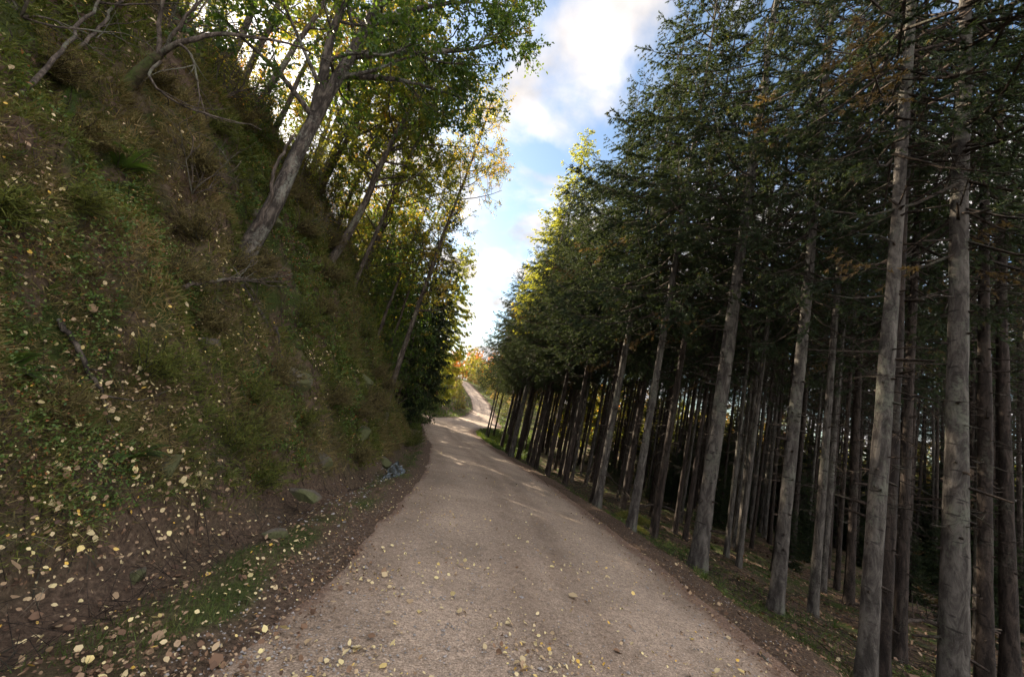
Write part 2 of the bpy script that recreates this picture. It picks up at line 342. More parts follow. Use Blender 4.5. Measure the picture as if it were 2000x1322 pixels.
# ------------------------------------------------------------------ setting: ground, path, side path, puddle
def grow(a, b, fine, far, g=1.07):
    r = list(np.arange(a, b + fine, fine)); s = fine
    while r[-1] < far: s *= g; r.append(r[-1] + s)
    return r
def grid_obj(name, xs, ys, zf, mat, attrs=()):
    X, Y = np.meshgrid(xs, ys); Z = zf(X, Y); V = np.stack([X, Y, Z], -1).reshape(-1, 3)
    ny, nx = X.shape; i = np.arange(ny - 1)[:, None] * nx + np.arange(nx - 1)[None]
    F = np.stack([i, i + 1, i + nx + 1, i + nx], -1).reshape(-1, 4)
    a = Acc(); a.add(V, F); o = a.build(name, mat)
    for nm, fn in attrs:
        t = o.data.attributes.new(nm, 'FLOAT', 'POINT'); t.data.foreach_set('value', fn(X, Y).astype(np.float32).ravel())
    return tag(o, kind='structure')
xr = grow(-8.5, 5.5, .065, 420, 1.06); xl = [-8.5 - (v + 8.5) for v in grow(-8.5, -8.5, .065, 320, 1.06)][::-1]
xs = np.array(xl[:-1] + xr)
ys = np.array([-12, -9, -7, -5, -3.5, -2.5, -1.8, -1.2, -.8, -.4] + grow(0, 15, .065, 480, 1.035))
def verge_w(X, Y):
    d = X - cx(Y); a = -d - wl(Y); b = d - wr(Y)
    n = .35 * fbm(X * 1.7, Y * 1.7, 3)
    v = np.where(b > 0, sstep(.95, .35, b + n), 0) + np.where(a > 0, sstep(toe(Y) + .7, toe(Y) - .1, a + n) * (1 - .85 * sstep(.32, .12, np.abs(a + n * .8 - .42))), 0) * .9
    return np.clip(np.where(np.minimum(-a, -b) > 0, 1, v), 0, 1)
ground = grid_obj('ground', xs, ys, height, M['ground'], [('verge', verge_w)])

py_ = np.array(sorted(set(list(np.arange(-12, 16, .1)) + list(np.arange(16, 60, .35)) + list(np.arange(60, 150, 1.5)))))
sx = np.linspace(-1, 1, 61)
def path_surface():
    Y = np.repeat(py_[:, None], len(sx), 1); c = cx(Y); jl = .12 * fbm(Y * .8, Y * 0 + 3, 3); jr = .12 * fbm(Y * .8, Y * 0 + 9, 3)
    w = np.where(sx[None] < 0, wl(Y) + jl, wr(Y) + jr); X = c + sx[None] * w
    e = 1 - np.abs(sx)[None] + 0 * Y
    z = rz(Y) + .05 * (1 - sx[None] ** 2) - .02 - .05 * sstep(.05, 0, e) + .007 * fbm(X * 7, Y * 7, 3) + .02 * fbm(X * .7, Y * .5, 2)
    z = z + .018 * (np.exp(-((np.abs(sx)[None] - .47) / .13) ** 2) * -1)
    V = np.stack([X, Y, z], -1); ny, nx = X.shape
    i = np.arange(ny - 1)[:, None] * nx + np.arange(nx - 1)[None]
    a = Acc(); a.add(V.reshape(-1, 3), np.stack([i, i + 1, i + nx + 1, i + nx], -1).reshape(-1, 4))
    o = a.build('gravel_path', M['path'])
    t = o.data.attributes.new('edge', 'FLOAT', 'POINT')
    ev = np.where(sx[None] > 0, sstep(.42, .02, e), sstep(.22, 0, e) * .9) + 0 * Y
    t.data.foreach_set('value', ev.astype(np.float32).ravel()); tag(o, kind='structure')
    t = o.data.attributes.new('rut', 'FLOAT', 'POINT'); S = sx[None] + .05 * fbm(Y * .4, Y * 0, 2)
    rv = .9 * np.exp(-((np.abs(S + .03) - .12) / .13) ** 2) + .75 * sstep(.62, .8, np.abs(S)); t.data.foreach_set('value', np.clip(rv, 0, 1).astype(np.float32).ravel()); return o
path_surface()
def path_z(x, y):
    d = x - cx(y); s = np.clip(np.where(d < 0, d / wl(y), d / wr(y)), -1, 1)
    return rz(y) + .05 * (1 - s ** 2) - .02 + .02 * fbm(x * .7, y * .5, 2) - .018 * np.exp(-((np.abs(s) - .47) / .13) ** 2) + .006
def surf(x, y):
    d = x - cx(y); on = (d > -wl(y) + .1) & (d < wr(y) - .1)
    return np.where(on, path_z(x, y), height(x, y))
def side_path():
    t = np.linspace(0, 1, 60)[:, None]; s = np.linspace(-1, 1, 9)[None]
    X = -2.6 - 31 * t + 0 * s; Y = 38.2 + 6 * t + s * (1.9 + .15 * fbm(t * 9, t * 0, 2)); Z = -1.10 + .035 * (1 - s ** 2) + 0 * t - .09 * (np.abs(s) > .95)
    V = np.stack([X, Y, Z], -1); i = np.arange(59)[:, None] * 9 + np.arange(8)[None]
    a = Acc(); a.add(V.reshape(-1, 3), np.stack([i, i + 9, i + 10, i + 1], -1).reshape(-1, 4))
    o = a.build('side_path', M['path']); tag(o, kind='structure')
    t = o.data.attributes.new('edge', 'FLOAT', 'POINT'); t.data.foreach_set('value', np.zeros(len(o.data.vertices), np.float32))
side_path()
def puddle(cx0, cy0, rx, ry, z, ang):
    th = np.linspace(0, 2 * np.pi, 40, endpoint=False); r = 1 + .25 * np.sin(3 * th + 1) + .12 * np.sin(7 * th)
    X = rx * r * np.cos(th); Y = ry * r * np.sin(th)
    V = np.stack([cx0 + X * math.cos(ang) - Y * math.sin(ang), cy0 + X * math.sin(ang) + Y * math.cos(ang), 0 * X + z], -1)
    q = np.linspace(0, 1, 12)[:, None, None]; G = np.array([cx0, cy0, z]) + (V[None] - [cx0, cy0, z]) * q      # trickling water, rippled over the stones
    G[..., 2] += .013 * fbm(G[..., 0] * 13, G[..., 1] * 11, 2) + (G[..., 1] - cy0) * .10
    i = np.arange(11)[:, None] * 40; j = np.arange(40)[None]; a = Acc(); a.add(G.reshape(-1, 3), np.stack([i + j, i + 40 + j, i + 40 + (j + 1) % 40, i + (j + 1) % 40], -1).reshape(-1, 4))
    tag(a.build('puddle', M['water']), kind='structure')
puddle(-1.90, 9.0, .17, .8, float(height(-1.94, 9.0)) + .085, .06)
# ------------------------------------------------------------------ spruces of the plantation on the right
def spruce_trunk(name, H, r0, mat, parent, lean=(0, 0), seed=0, knots=60, link=True, hb=5.5, low=1.0, reach=1.0):
    r_ = np.random.default_rng(seed); n = 44; t = np.linspace(0, 1, n) ** 1.3; z = t * H - .25
    sway = np.cumsum(r_.normal(0, .018, (n, 2)), 0) * t[:, None]
    P = np.stack([lean[0] * z + sway[:, 0], lean[1] * z + sway[:, 1], z], -1)
    rad = r0 * (1 + .05 * np.sin(z * 1.3 + seed)) * ((1 - t) ** .8 * .80 + .02) * (1 + .42 * np.exp(-(z + .1) / .32)) * (1 + r_.normal(0, .018, n))
    a = Acc(); tube(a, P, rad, 16, 0, .5, True, .06, .14 * np.exp(-(z + .1) / .22) + .018)
    k = knots; kz = r_.uniform(.6, H * .6, k); ka = r_.uniform(0, 6.283, k)
    kr = np.interp(kz, z, rad); kx = np.interp(kz, z, P[:, 0]); ky = np.interp(kz, z, P[:, 1])
    D = np.stack([np.cos(ka), np.sin(ka), r_.uniform(-.3, .2, k)], -1)
    A = np.stack([kx, ky, kz], -1) + D * kr[:, None] * .85
    ln = r_.uniform(.03, .09, k) + (r_.random(k) < .15) * r_.uniform(.05, .3, k)
    sticks(a, A, A + D * ln[:, None], .022, .012, 1)
    if low: spruce_low(a, P, hb, seed, low, reach)
    o = a.build(name, [mat, M['twig']], parent, link=link); return o, P, rad
def spruce_low(a, PT_, hb, seed, dens=1.0, reach=1.0):
    """bare dead branches below the living crown, grown out of the trunk"""
    r_ = np.random.default_rng(seed + 900); n = int(60 * dens)
    z = r_.uniform(1.9, hb + 3.5, n); az = r_.uniform(0, 6.283, n); L = (.35 + 1.45 * (z / (hb + 3.5))) * r_.uniform(.4, 1.1, n) * reach
    D = np.stack([np.cos(az), np.sin(az), r_.uniform(-.35, .12, n)], -1)
    A = np.stack([np.interp(z, PT_[:, 2], PT_[:, 0]), np.interp(z, PT_[:, 2], PT_[:, 1]), z], -1); B = A + D * L[:, None] * .55; E = B + (D + np.stack([0 * z, 0 * z, r_.uniform(-.35, .35, n)], -1)) * L[:, None] * .5
    sticks(a, A, B, .012, .007, 1); sticks(a, B, E, .007, .002, 1)
    m = 9; t = r_.uniform(.25, 1, (n, m)); P = np.where(t[..., None] < .55, A[:, None] + (B - A)[:, None] * (t[..., None] / .55), B[:, None] + (E - B)[:, None] * ((t[..., None] - .55) / .45))
    S = np.cross(D, [0, 0, 1.])[:, None] * np.where(r_.random((n, m)) < .5, -1, 1)[..., None]
    Q = P + (D[:, None] * .5 + S * .7 + r_.normal(0, .3, (n, m, 3))) * (.32 * L[:, None, None] * (1.1 - t[..., None]))
    sticks(a, P.reshape(-1, 3), Q.reshape(-1, 3), .0045, .002, 1)
def spruce_crown(H, hb, Lmax, seed, parent=None, link=True, nb=110, sp=.17, dens=1.0, needle=.075, nwid=.016, per=7, bias=None, fill=1.0, s0=.10, nmat='needles', lv=.6):
    r_ = np.random.default_rng(seed + 300); a = Acc()
    hz = hb + (H - .3 - hb) * (np.arange(nb) / nb) ** 1.0 + r_.uniform(-.15, .15, nb); az = np.arange(nb) * 2.399 + r_.uniform(-.5, .5, nb)
    q = (hz - hb) / (H - hb)
    L = Lmax * np.minimum(1, (.55 + 2.2 * q)) * (1 - q) ** .75 * r_.uniform(lv, 1.18, nb) + .25
    D0 = np.stack([np.cos(az), np.sin(az)], -1)
    if bias is not None: L = L * (1 + .35 * (D0 @ np.array(bias)))
    rise = np.where(q > .75, .25 + q * .4, -.05 - .25 * (1 - q)) + r_.uniform(-.12, .12, nb)
    up = .22 * (1 - q) + .03
    bp = lambda s, i: np.concatenate([D0[i] * s[:, None] * L[i][:, None], (hz[i] + L[i] * (rise[i] * s - .28 * (1 - q[i]) * np.sin(s * 2.6) * .6 + up[i] * s ** 3))[:, None]], -1)
    for k in range(4):
        i = np.arange(nb); sticks(a, bp(np.full(nb, k / 4), i), bp(np.full(nb, (k + 1) / 4), i), .024 * (1 - k / 4.4) * (L / Lmax + .3), .024 * (1 - (k + 1) / 4.4) * (L / Lmax + .3), 1)
    # side twigs
    cnt = np.maximum(3, (L * .92 / sp).astype(int)); bi = np.repeat(np.arange(nb), cnt * 2)
    s = s0 + (1 - s0) * r_.uniform(0, 1.0, len(bi)) ** .85
    keep = r_.random(len(bi)) < dens * np.interp(q[bi], [0, .15, .4, 1], [.55, .8, 1, 1]) * fill; bi = bi[keep]; s = s[keep]
    side = np.where(r_.random(len(bi)) < .5, -1., 1.)
    P = bp(s, bi); T = np.concatenate([D0[bi], 0 * s[:, None]], -1); S = np.stack([-D0[bi][:, 1], D0[bi][:, 0], 0 * s], -1) * side[:, None]
    tl = (.14 + .42 * L[bi] * (1.02 - s) * s ** .3 * 1.2) * r_.uniform(.6, 1.15, len(bi)); tl = np.minimum(tl, .85)
    hang = -.25 - .95 * r_.random(len(bi)) * (1 - .8 * q[bi])
    TD = unit(T * .75 + S * r_.uniform(.5, 1.0, len(bi))[:, None] + np.array([0, 0, 1.]) * hang[:, None])
    Q = P + TD * tl[:, None]
    sticks(a, P, Q, .006, .002, 1)
    # needle sprigs along the side twigs
    m = np.maximum(2, (tl / .052).astype(int)); ti = np.repeat(np.arange(len(bi)), m); w = r_.random(len(ti))
    C = P[ti] + (Q - P)[ti] * w[:, None]
    tn = np.clip(.42 + .22 * (s[ti] - .5) + r_.normal(0, .17, len(ti)) + .25 * (w - .5), 0, .97)
    brown = r_.random(nb) < .05; tn = np.where(brown[bi[ti]] & (q[bi[ti]] < .3), 1.0, tn)
    k = per; ci = np.repeat(np.arange(len(ti)), k)
    ND = unit(TD[ti][ci] * .95 + r_.normal(0, .40, (len(ci), 3)))
    global rng; sv = rng; rng = r_
    blades(a, C[ci] + ND * .0, ND, needle * r_.uniform(.7, 1.2, len(ci)), nwid, 0, tn[ci]); rng = sv
    return a.build('crown', [M[nmat], M['twig']], parent, link=link)
def copy_child(src, parent, name=None):
    c = src.copy(); scene.collection.objects.link(c); c.parent = parent; return c
CR = [spruce_crown(18, 5.2, 2.7, 1, link=False, nb=115, sp=.11, nwid=.014, needle=.075, per=9, s0=.28, dens=.95), spruce_crown(18.5, 6.2, 2.6, 2, link=False, nb=110, sp=.11, nwid=.014, needle=.075, per=9, s0=.3, dens=.95),
      spruce_crown(17, 5.0, 2.4, 3, link=False, nb=100, dens=.9, sp=.11, nwid=.013, needle=.075, per=9, s0=.4), spruce_crown(17.5, 7.0, 2.1, 4, link=False, nb=80, dens=.6, nwid=.013, needle=.075, per=9, s0=.35)]
CD = [spruce_crown(18, 8.0, 2.2, 21, link=False, nb=75, dens=.8, nwid=.026, needle=.085, s0=.3), spruce_crown(17, 9.0, 2.0, 22, link=False, nb=65, dens=.7, nwid=.026, needle=.085, s0=.3)]
# forest-edge crowns: longer branches towards the light of the path
CE = [spruce_crown(17.5, 5.6, 2.9, 11, link=False, nb=150, bias=(-1, 0), sp=.14, nwid=.021, needle=.09, per=8, lv=.35), spruce_crown(16.5, 5.0, 2.8, 12, link=False, nb=150, bias=(-1, 0), sp=.14, nwid=.021, needle=.09, per=8, lv=.35)]
SUN_TINT_CROWN = spruce_crown(17.5, 6, 2.5, 13, link=False, nb=150, sp=.14, nwid=.034, needle=.10, per=6, nmat='sunlit_needles')  # spruce crown with the sunlight put into its needle colour
TR = [spruce_trunk('trunk', 18, .17, M['spruce_bark_red'], None, seed=k, knots=30, link=False)[0] for k in range(3)]
TG = [spruce_trunk('trunk', 18, .17, M['spruce_bark'], None, seed=k + 5, knots=30, link=False)[0] for k in range(2)]
# front row: x, y, radius at the base, height, lean x, lean y, bark, crown, label
FRONT = [
 (4.31, 7.60, .235, 18, .012, .0, 'g', 0, 'thick pale grey spruce trunk standing at the path edge, its foot flared in grass'),
 (4.87, 6.34, .165, 17, .010, .0, 'g', 2, 'grey mossy spruce with a slim straight trunk between the thickest trunk and the corner'),
 (4.39, 4.40, .145, 18, .006, .0, 'g', 1, 'grey lichened spruce cut off by the lower edge of the picture'),
 (5.10, 4.95, .150, 18, .008, .0, 'r', 3, 'dark reddish spruce standing just behind the lichened trunk at the lower right'),
 (5.26, 4.35, .185, 18, -.004, .0, 'g', 0, 'knotty pale grey spruce with dark branch rings, rightmost of the big trunks'),
 (3.50, 8.95, .150, 17, .012, .0, 'g', 5, 'slim pale spruce beside the path just left of the thickest trunk'),
 (3.34, 11.2, .170, 17.5, .008, .0, 'g', 4, 'grey-brown spruce at the path edge with a neighbour close behind its left side'),
 (3.55, 12.4, .150, 17, .010, .0, 'r', 5, 'brown spruce tucked close behind the grey-brown trunk at the path edge'),
 (1.35, 21.4, .225, 17, .015, .0, 'g', 4, 'pale leaning spruce trunk nearest the junction on the right of the path'),
 (2.25, 19.0, .17, 14.5, .01, .0, 'r', 5, 'dark spruce just right of the pale trunk nearest the junction'),
 (2.75, 17.0, .18, 16, .01, .0, 'r', 5, 'dark brown edge spruce with low drooping boughs halfway to the junction'),
 (3.15, 15.0, .15, 18.5, .008, .0, 'r', 4, 'dark edge spruce above the heap of dead brushwood'),
 (1.25, 24.2, .17, 17, .01, .0, 'r', 4, 'dense dark edge spruce just before the junction corner'),
 (.95, 27.2, .18, 14.5, .01, .0, 'r', 5, 'edge spruce at the junction corner with boughs hanging over the path'),
 (2.5, 29.5, .18, 17.5, .0, .0, 'r', 4, 'tall edge spruce directly behind the junction corner'),
 (2.6, 33.0, .18, 17.0, .0, .0, 'r', 5, 'dark spruce reaching its boughs over the far end of the junction'),
 (5.4, 37.5, .2, 18.5, .0, .0, 'r', 4, 'tall spruce at the far right side of the junction'),
 (5.6, 42.5, .2, 17, .0, .0, 'r', 5, 'farthest edge spruce beside the path beyond the junction'),
 (1.95, 23.6, .2, 22.5, .0, .0, 'r', 4, 'tallest tree of the right edge, its sunlit yellow-green top rising above its neighbours'),
 (7.6, 5.9, .15, 18, -.01, .0, 'r', 1, 'dark slender spruce at the right border of the picture'),
]
for k, (x, y, r0, H, lx, ly, bk, cr, lab) in enumerate(FRONT):
    e = empty('spruce_tree', (x, y, float(height(x, y)) - .03), lab, 'tree', 'spruces along the right edge of the path')
    near = y < 13.5
    o, P, rd = spruce_trunk('trunk', H, r0 * .76, M['spruce_bark'] if bk == 'g' else M['spruce_bark_red'], e, (lx, ly), 40 + k, 70, low=.7 if near else 1.0, reach=.8 if near else 1.1)
    src = CE[cr - 4] if cr > 3 else CR[cr]
    c = copy_child(src, e); c.rotation_euler = (-ly, lx, (k * 1.7) if cr < 4 else (k * 37 % 10 - 5) * .12)
    f = H / 17.5 * (1.0 if cr > 3 else .97); g = f * (1, .78, .9, .7, .95)[k % 5]; c.scale = (g, g, f)
    if 'tallest' in lab: c.data = SUN_TINT_CROWN.data; c.scale = (1.2, 1.2, f)
# the ranks behind
taken = [(f[0], f[1]) for f in FRONT]; rs = np.random.default_rng(21); deep = []
for i in range(22):
    for j in range(52):
        y = .8 + j * 1.3 + rs.uniform(-.55, .55) + (i % 2) * .7; b = 1.5 + i * 1.4 + rs.uniform(-.6, .6)
        x = float(cx(y)) + float(wr(y)) + b + (1.2 if y > 36 else 0)
        az = math.degrees(math.atan2(x, y)); D = math.hypot(x, y)
        if az > 57 or y > 58 or D > 44 or D < 6.2: continue
        if min((x - p) ** 2 + (y - q) ** 2 for p, q in taken) < 1.0 ** 2: continue
        if rs.random() < (.10 if i < 9 else .2): continue
        
        taken.append((x, y)); deep.append((D, x, y, i))
deep.sort(); deep = deep[:275]
SHORT = {0: 'thickest pale trunk', 1: 'slim grey mossy trunk', 2: 'lichened trunk at the lower edge', 4: 'knotty rightmost big trunk', 5: 'slim pale edge trunk', 6: 'grey-brown edge trunk', 9: 'dark edge trunk near the junction', 10: 'brown edge trunk with drooping boughs', 19: 'slender trunk at the right border'}
ORD = ['first', 'second', 'third', 'fourth', 'fifth', 'sixth']; own = {}; zone = {}
for q, (D, x, y, i) in enumerate(deep[:60]):
    f = min(SHORT, key=lambda f: math.hypot(FRONT[f][0] - x, FRONT[f][1] - y))
    if math.hypot(FRONT[f][0] - x, FRONT[f][1] - y) < 4.6 and zone.get(f, 0) < 5:
        own[q] = (ORD[zone.get(f, 0)], SHORT[f]); zone[f] = zone.get(f, 0) + 1
for k, (D, x, y, i) in enumerate(deep):
    e = empty('spruce_tree', (x, y, float(height(x, y)) - .05), 'thin dark spruce in the crowded ranks of the plantation behind the front row', 'tree', 'spruces deep in the plantation')
    if k in own: e['label'] = '%s nearest rank spruce behind the %s' % own[k]
    s = rs.uniform(.42, .82) * (.8 if rs.random() < .3 else 1); hs = rs.uniform(.85, 1.06)
    t = copy_child((TR[k % 3] if rs.random() < .75 else TG[k % 2]), e); t.scale = (s, s, hs); t.rotation_euler = (rs.normal(0, .012), rs.normal(0, .012), rs.uniform(0, 6.28))
    edge = (i <= 1 and y > 11)
    c = copy_child(CE[k % 2] if edge else CD[k % 2] if i > 3 else CR[int(rs.choice([1, 2, 3, 3]))], e); c.scale = (.85 * (s * .3 + .7),) * 2 + (hs,)
    c.rotation_euler = (0, 0, rs.uniform(-.5, .5) if edge else rs.uniform(0, 6.28))
print('spruces', len(deep) + len(FRONT))
# ------------------------------------------------------------------ broadleaved trees
def resample(P, n):
    P = np.asarray(P, float); s = np.concatenate([[0], np.cumsum(np.linalg.norm(np.diff(P, axis=0), axis=1))])
    t = np.linspace(0, s[-1], n); Q = np.stack([np.interp(t, s, P[:, k]) for k in range(3)], -1)
    for _ in range(2): Q[1:-1] = .25 * Q[:-2] + .5 * Q[1:-1] + .25 * Q[2:]
    return Q
def wiggle(P, amt, r_):
    n = len(P); w = np.cumsum(r_.normal(0, amt, (n, 3)), 0); w -= np.linspace(0, 1, n)[:, None] * w[-1] * .5
    w[0] = 0; return P + w
def limb_path(A, D, L, r_, n=9, droop=0.0, wob=.12, upt=.25):
    P = [np.array(A, float)]; d = unit(np.array(D, float)); st = L / (n - 1)
    for k in range(n - 1):
        d = unit(d + r_.normal(0, wob, 3) + np.array([0, 0, upt * .25 - droop * .25 * k / n])); P.append(P[-1] + d * st)
    return np.array(P)
def crown_from(acc_w, acc_l, limbs, r_, leaf=.075, per=12, twl=.55, sec=7, ter=5, mat_l=0, tint=(.4, .2), droop=.1, spread=.9, lmask=None, lw=.55):
    """limbs: list of (path, r0). Adds secondary and tertiary twigs and the leaves"""
    A2 = []; B2 = []; LC = []
    for P, r0 in limbs:
        L = np.linalg.norm(np.diff(P, axis=0), axis=1).sum(); ns = max(3, int(sec * L / 2.2))
        for k in range(ns):
            t = r_.uniform(.22, 1.0); i = t * (len(P) - 1); j = min(int(i), len(P) - 2); a = P[j] + (P[j + 1] - P[j]) * (i - j)
            T = unit(P[j + 1] - P[j]); s = unit(np.cross(T, r_.normal(0, 1, 3)))
            Ls = (.35 + .5 * L * (1.15 - t) * .75) * r_.uniform(.6, 1.15); Ls = min(Ls, 1.9)
            Q = limb_path(a, T * .55 + s * spread + [0, 0, .1], Ls, r_, 6, droop, .18)
            tube(acc_w, Q, np.linspace(max(.006, r0 * .32 * (1 - t * .6)), .004, 6), 4, 0, .5, False)
            for q in range(max(2, int(ter * Ls))):
                u = r_.uniform(.15, 1.0) * 5; jj = min(int(u), 4); c = Q[jj] + (Q[jj + 1] - Q[jj]) * (u - jj)
                dd = unit(unit(Q[jj + 1] - Q[jj]) * .5 + r_.normal(0, .6, 3)); e = c + dd * twl * r_.uniform(.35, 1.0)
                A2.append(c); B2.append(e)
    if not A2: return
    A2 = np.array(A2); B2 = np.array(B2); sticks(acc_w, A2, B2, .0045, .002)
    n = len(A2); w = r_.uniform(.25, 1.08, (n, per)); C = A2[:, None] + (B2 - A2)[:, None] * w[..., None] + r_.normal(0, .035, (n, per, 3))
    D = unit(B2 - A2)[:, None] * .55 + r_.normal(0, .6, (n, per, 3)) + np.array([0, 0, -.25]); C = C.reshape(-1, 3); D = D.reshape(-1, 3)
    base = np.repeat(r_.normal(tint[0], tint[1], n), per) + r_.normal(0, .10, n * per)
    Nn = np.array([0, 0, 1.]) + r_.normal(0, .55, (len(C), 3))
    leaves(acc_l, C, D, Nn, leaf * r_.uniform(.65, 1.2, len(C)), leaf * lw * r_.uniform(.8, 1.2, len(C)), 0, np.clip(base, 0, 1))
def auto_limbs(P, r, z0, z1, n, L, r_, el=(.15, .7), bias=None, droop=0):
    zs = P[:, 2]; out = []
    for k in range(n):
        z = z0 + (z1 - z0) * (k + r_.random()) / n; x = np.interp(z, zs, P[:, 0]); y = np.interp(z, zs, P[:, 1])
        az = k * 2.4 + r_.uniform(-.5, .5); d = np.array([math.cos(az), math.sin(az), r_.uniform(*el)])
        if bias is not None: d = d + np.array(bias)
        q = (z - z0) / (z1 - z0 + .01); l = L * (1.0 - .55 * q) * r_.uniform(.7, 1.15); rr = float(np.interp(z, zs, r)) * .42
        out.append((limb_path((x, y, z), d, l, r_, 9, droop), rr))
    return out
def broadleaf(name, trunk_pts, r0, r1, limbs_extra, auto, label, group, leafm, bark_m, seed, leaf=.08, per=11, tint=(.4, .2), sec=7, ter=5, cat='tree', world=True, extra_stems=(), droop=.1, twl=.55, parts=None):
    r_ = np.random.default_rng(seed); P = resample(trunk_pts, 26); P = wiggle(P, .012, r_); base = P[0].copy()
    t = np.linspace(0, 1, 26); rad = r0 + (r1 - r0) * t + r0 * .35 * np.exp(-t * 26 / 1.6)
    e = empty(name, base, label, cat, group); off = base
    aw = Acc(); tube(aw, P - off, rad, 12, 0, .5, True, .07)
    for pts, ra, rb in extra_stems:
        Q = wiggle(resample(pts, 16), .012, r_); tube(aw, Q - off, np.linspace(ra, rb, 16), 9, 0, .5, True, .06)
    aw.build('trunk', bark_m, e)
    al = Acc(); ab = Acc(); limbs = []
    for pts, rr in limbs_extra: limbs.append((resample(pts, 10) - off, rr))
    for a in auto:
        if a.get('stem') is None: S, rs_ = P, rad
        else: S = resample(extra_stems[a['stem']][0], 16); rs_ = np.linspace(extra_stems[a['stem']][1], extra_stems[a['stem']][2], 16)
        limbs += auto_limbs(S - off, rs_, a['z0'] - off[2], a['z1'] - off[2], a['n'], a['L'], r_, a.get('el', (.1, .6)), a.get('bias'), a.get('droop', 0))
    for Q, rr in limbs: tube(ab, Q, np.linspace(rr, .008, len(Q)), 6, 0, .5, False)
    crown_from(ab, al, limbs, r_, leaf, per, twl, sec, ter, 0, tint, droop)
    ab.build('branches', bark_m, e); al.build('crown', leafm, e); return e

L1 = [(-4.34, 5.72, 2.2), (-4.29, 5.78, 2.89), (-4.21, 5.84, 3.73), (-4.15, 5.88, 4.52), (-4.12, 5.91, 5.32), (-4.09, 5.93, 5.96), (-3.92, 6.04, 6.97), (-3.86, 6.2, 8.08), (-3.82, 6.34, 9.39), (-3.85, 6.55, 11.32), (-3.9, 6.6, 13)]
broadleaf('oak_tree', L1, .135, .035,
    [([(-3.9, 6.05, 7.0), (-3.2, 6.7, 8.0), (-2.3, 7.6, 9.2), (-1.7, 8.3, 10.6), (-1.3, 8.9, 11.6)], .07),
     ([(-3.95, 6.0, 6.5), (-3.4, 6.8, 7.4), (-2.9, 7.7, 8.1), (-2.3, 8.8, 8.9)], .06),
     ([(-3.85, 6.2, 8.0), (-3.1, 7.0, 9.6), (-2.6, 7.8, 10.8), (-2.0, 8.6, 11.8)], .06),
     ([(-4.1, 5.9, 5.5), (-4.7, 5.6, 6.0), (-5.2, 5.4, 6.2), (-5.9, 5.0, 6.6)], .05),
     ([(-4.1, 5.9, 6.0), (-4.5, 5.3, 6.6), (-4.9, 4.7, 7.2)], .045)],
    [dict(z0=6.3, z1=12.5, n=18, L=2.9), dict(stem=0, z0=6.3, z1=8.4, n=8, L=1.6)],
    'big forked oak with mottled grey bark leaning out from the bank', None, M['oak_leaf'], M['oak_bark'], 5,
    leaf=.10, per=12, tint=(.45, .2), sec=10, ter=8,
    extra_stems=[([(-4.11, 5.91, 5.6), (-4.13, 5.78, 6.53), (-4.12, 5.66, 7.46), (-4.2, 5.6, 8.47)], .10, .03)])
def stem_thing(name, pts, ra, rb, matn, label, cat, group=None, twigs=0, seed=0, leaf=0):
    r_ = np.random.default_rng(seed); P = wiggle(resample(pts, 22), .015, r_); off = P[0].copy(); P = P - off
    a = Acc(); tube(a, P, np.linspace(ra, rb, 22), 8, 0, .5, True, .1)
    for k in range(twigs):
        i = r_.integers(5, 20); Q = limb_path(P[i], unit(P[i + 1] - P[i]) + r_.normal(0, .7, 3), r_.uniform(.25, .9), r_, 6)
        tube(a, Q, np.linspace(np.interp(i, [0, 21], [ra, rb]) * .45, .003, 6), 4, 0, .5, False)
    o = a.build(name, M[matn]); o.location = off; tag(o, label, cat, group); return o
stem_thing('ivy_stem', [(-4.08, 5.45, 3.2), (-4.04, 5.58, 3.77), (-4.07, 5.5, 4.11), (-4.16, 5.52, 4.58), (-4.13, 5.66, 4.95)], .03, .018, 'thin_bark',
           'pale crooked dead stem climbing the left side of the big forked oak', 'stem')
def up(pts, dz): return [(x, y, z + dz) for x, y, z in pts]
G2 = 'slender trees on the bank crest'
broadleaf('tree', [(-6.65, 10.0, 4.6), (-6.55, 10.05, 5.63), (-6.32, 10.2, 7.25), (-6.09, 10.34, 9.33), (-5.83, 10.49, 11.61), (-5.7, 10.6, 14)], .10, .03, [], [dict(z0=7.4, z1=13.5, n=18, L=2.4)],
    'thin trunk rising just right of the big forked oak, left one of a close pair', G2, M['autumn_leaf'], M['thin_bark'], 6, tint=(.28, .2), leaf=.11, per=13, sec=9, ter=7)
broadleaf('tree', [(-6.5, 10.4, 4.6), (-6.48, 10.45, 5.72), (-6.27, 10.58, 7.54), (-5.99, 10.74, 9.72), (-5.78, 10.97, 12.16), (-5.6, 11, 14.5)], .095, .03, [], [dict(z0=8.0, z1=14, n=16, L=2.4)],
    'thin dark trunk of the close pair beside the big forked oak, right-hand one', G2, M['autumn_leaf'], M['thin_bark'], 7, tint=(.15, .2), leaf=.11, per=13, sec=9, ter=7)
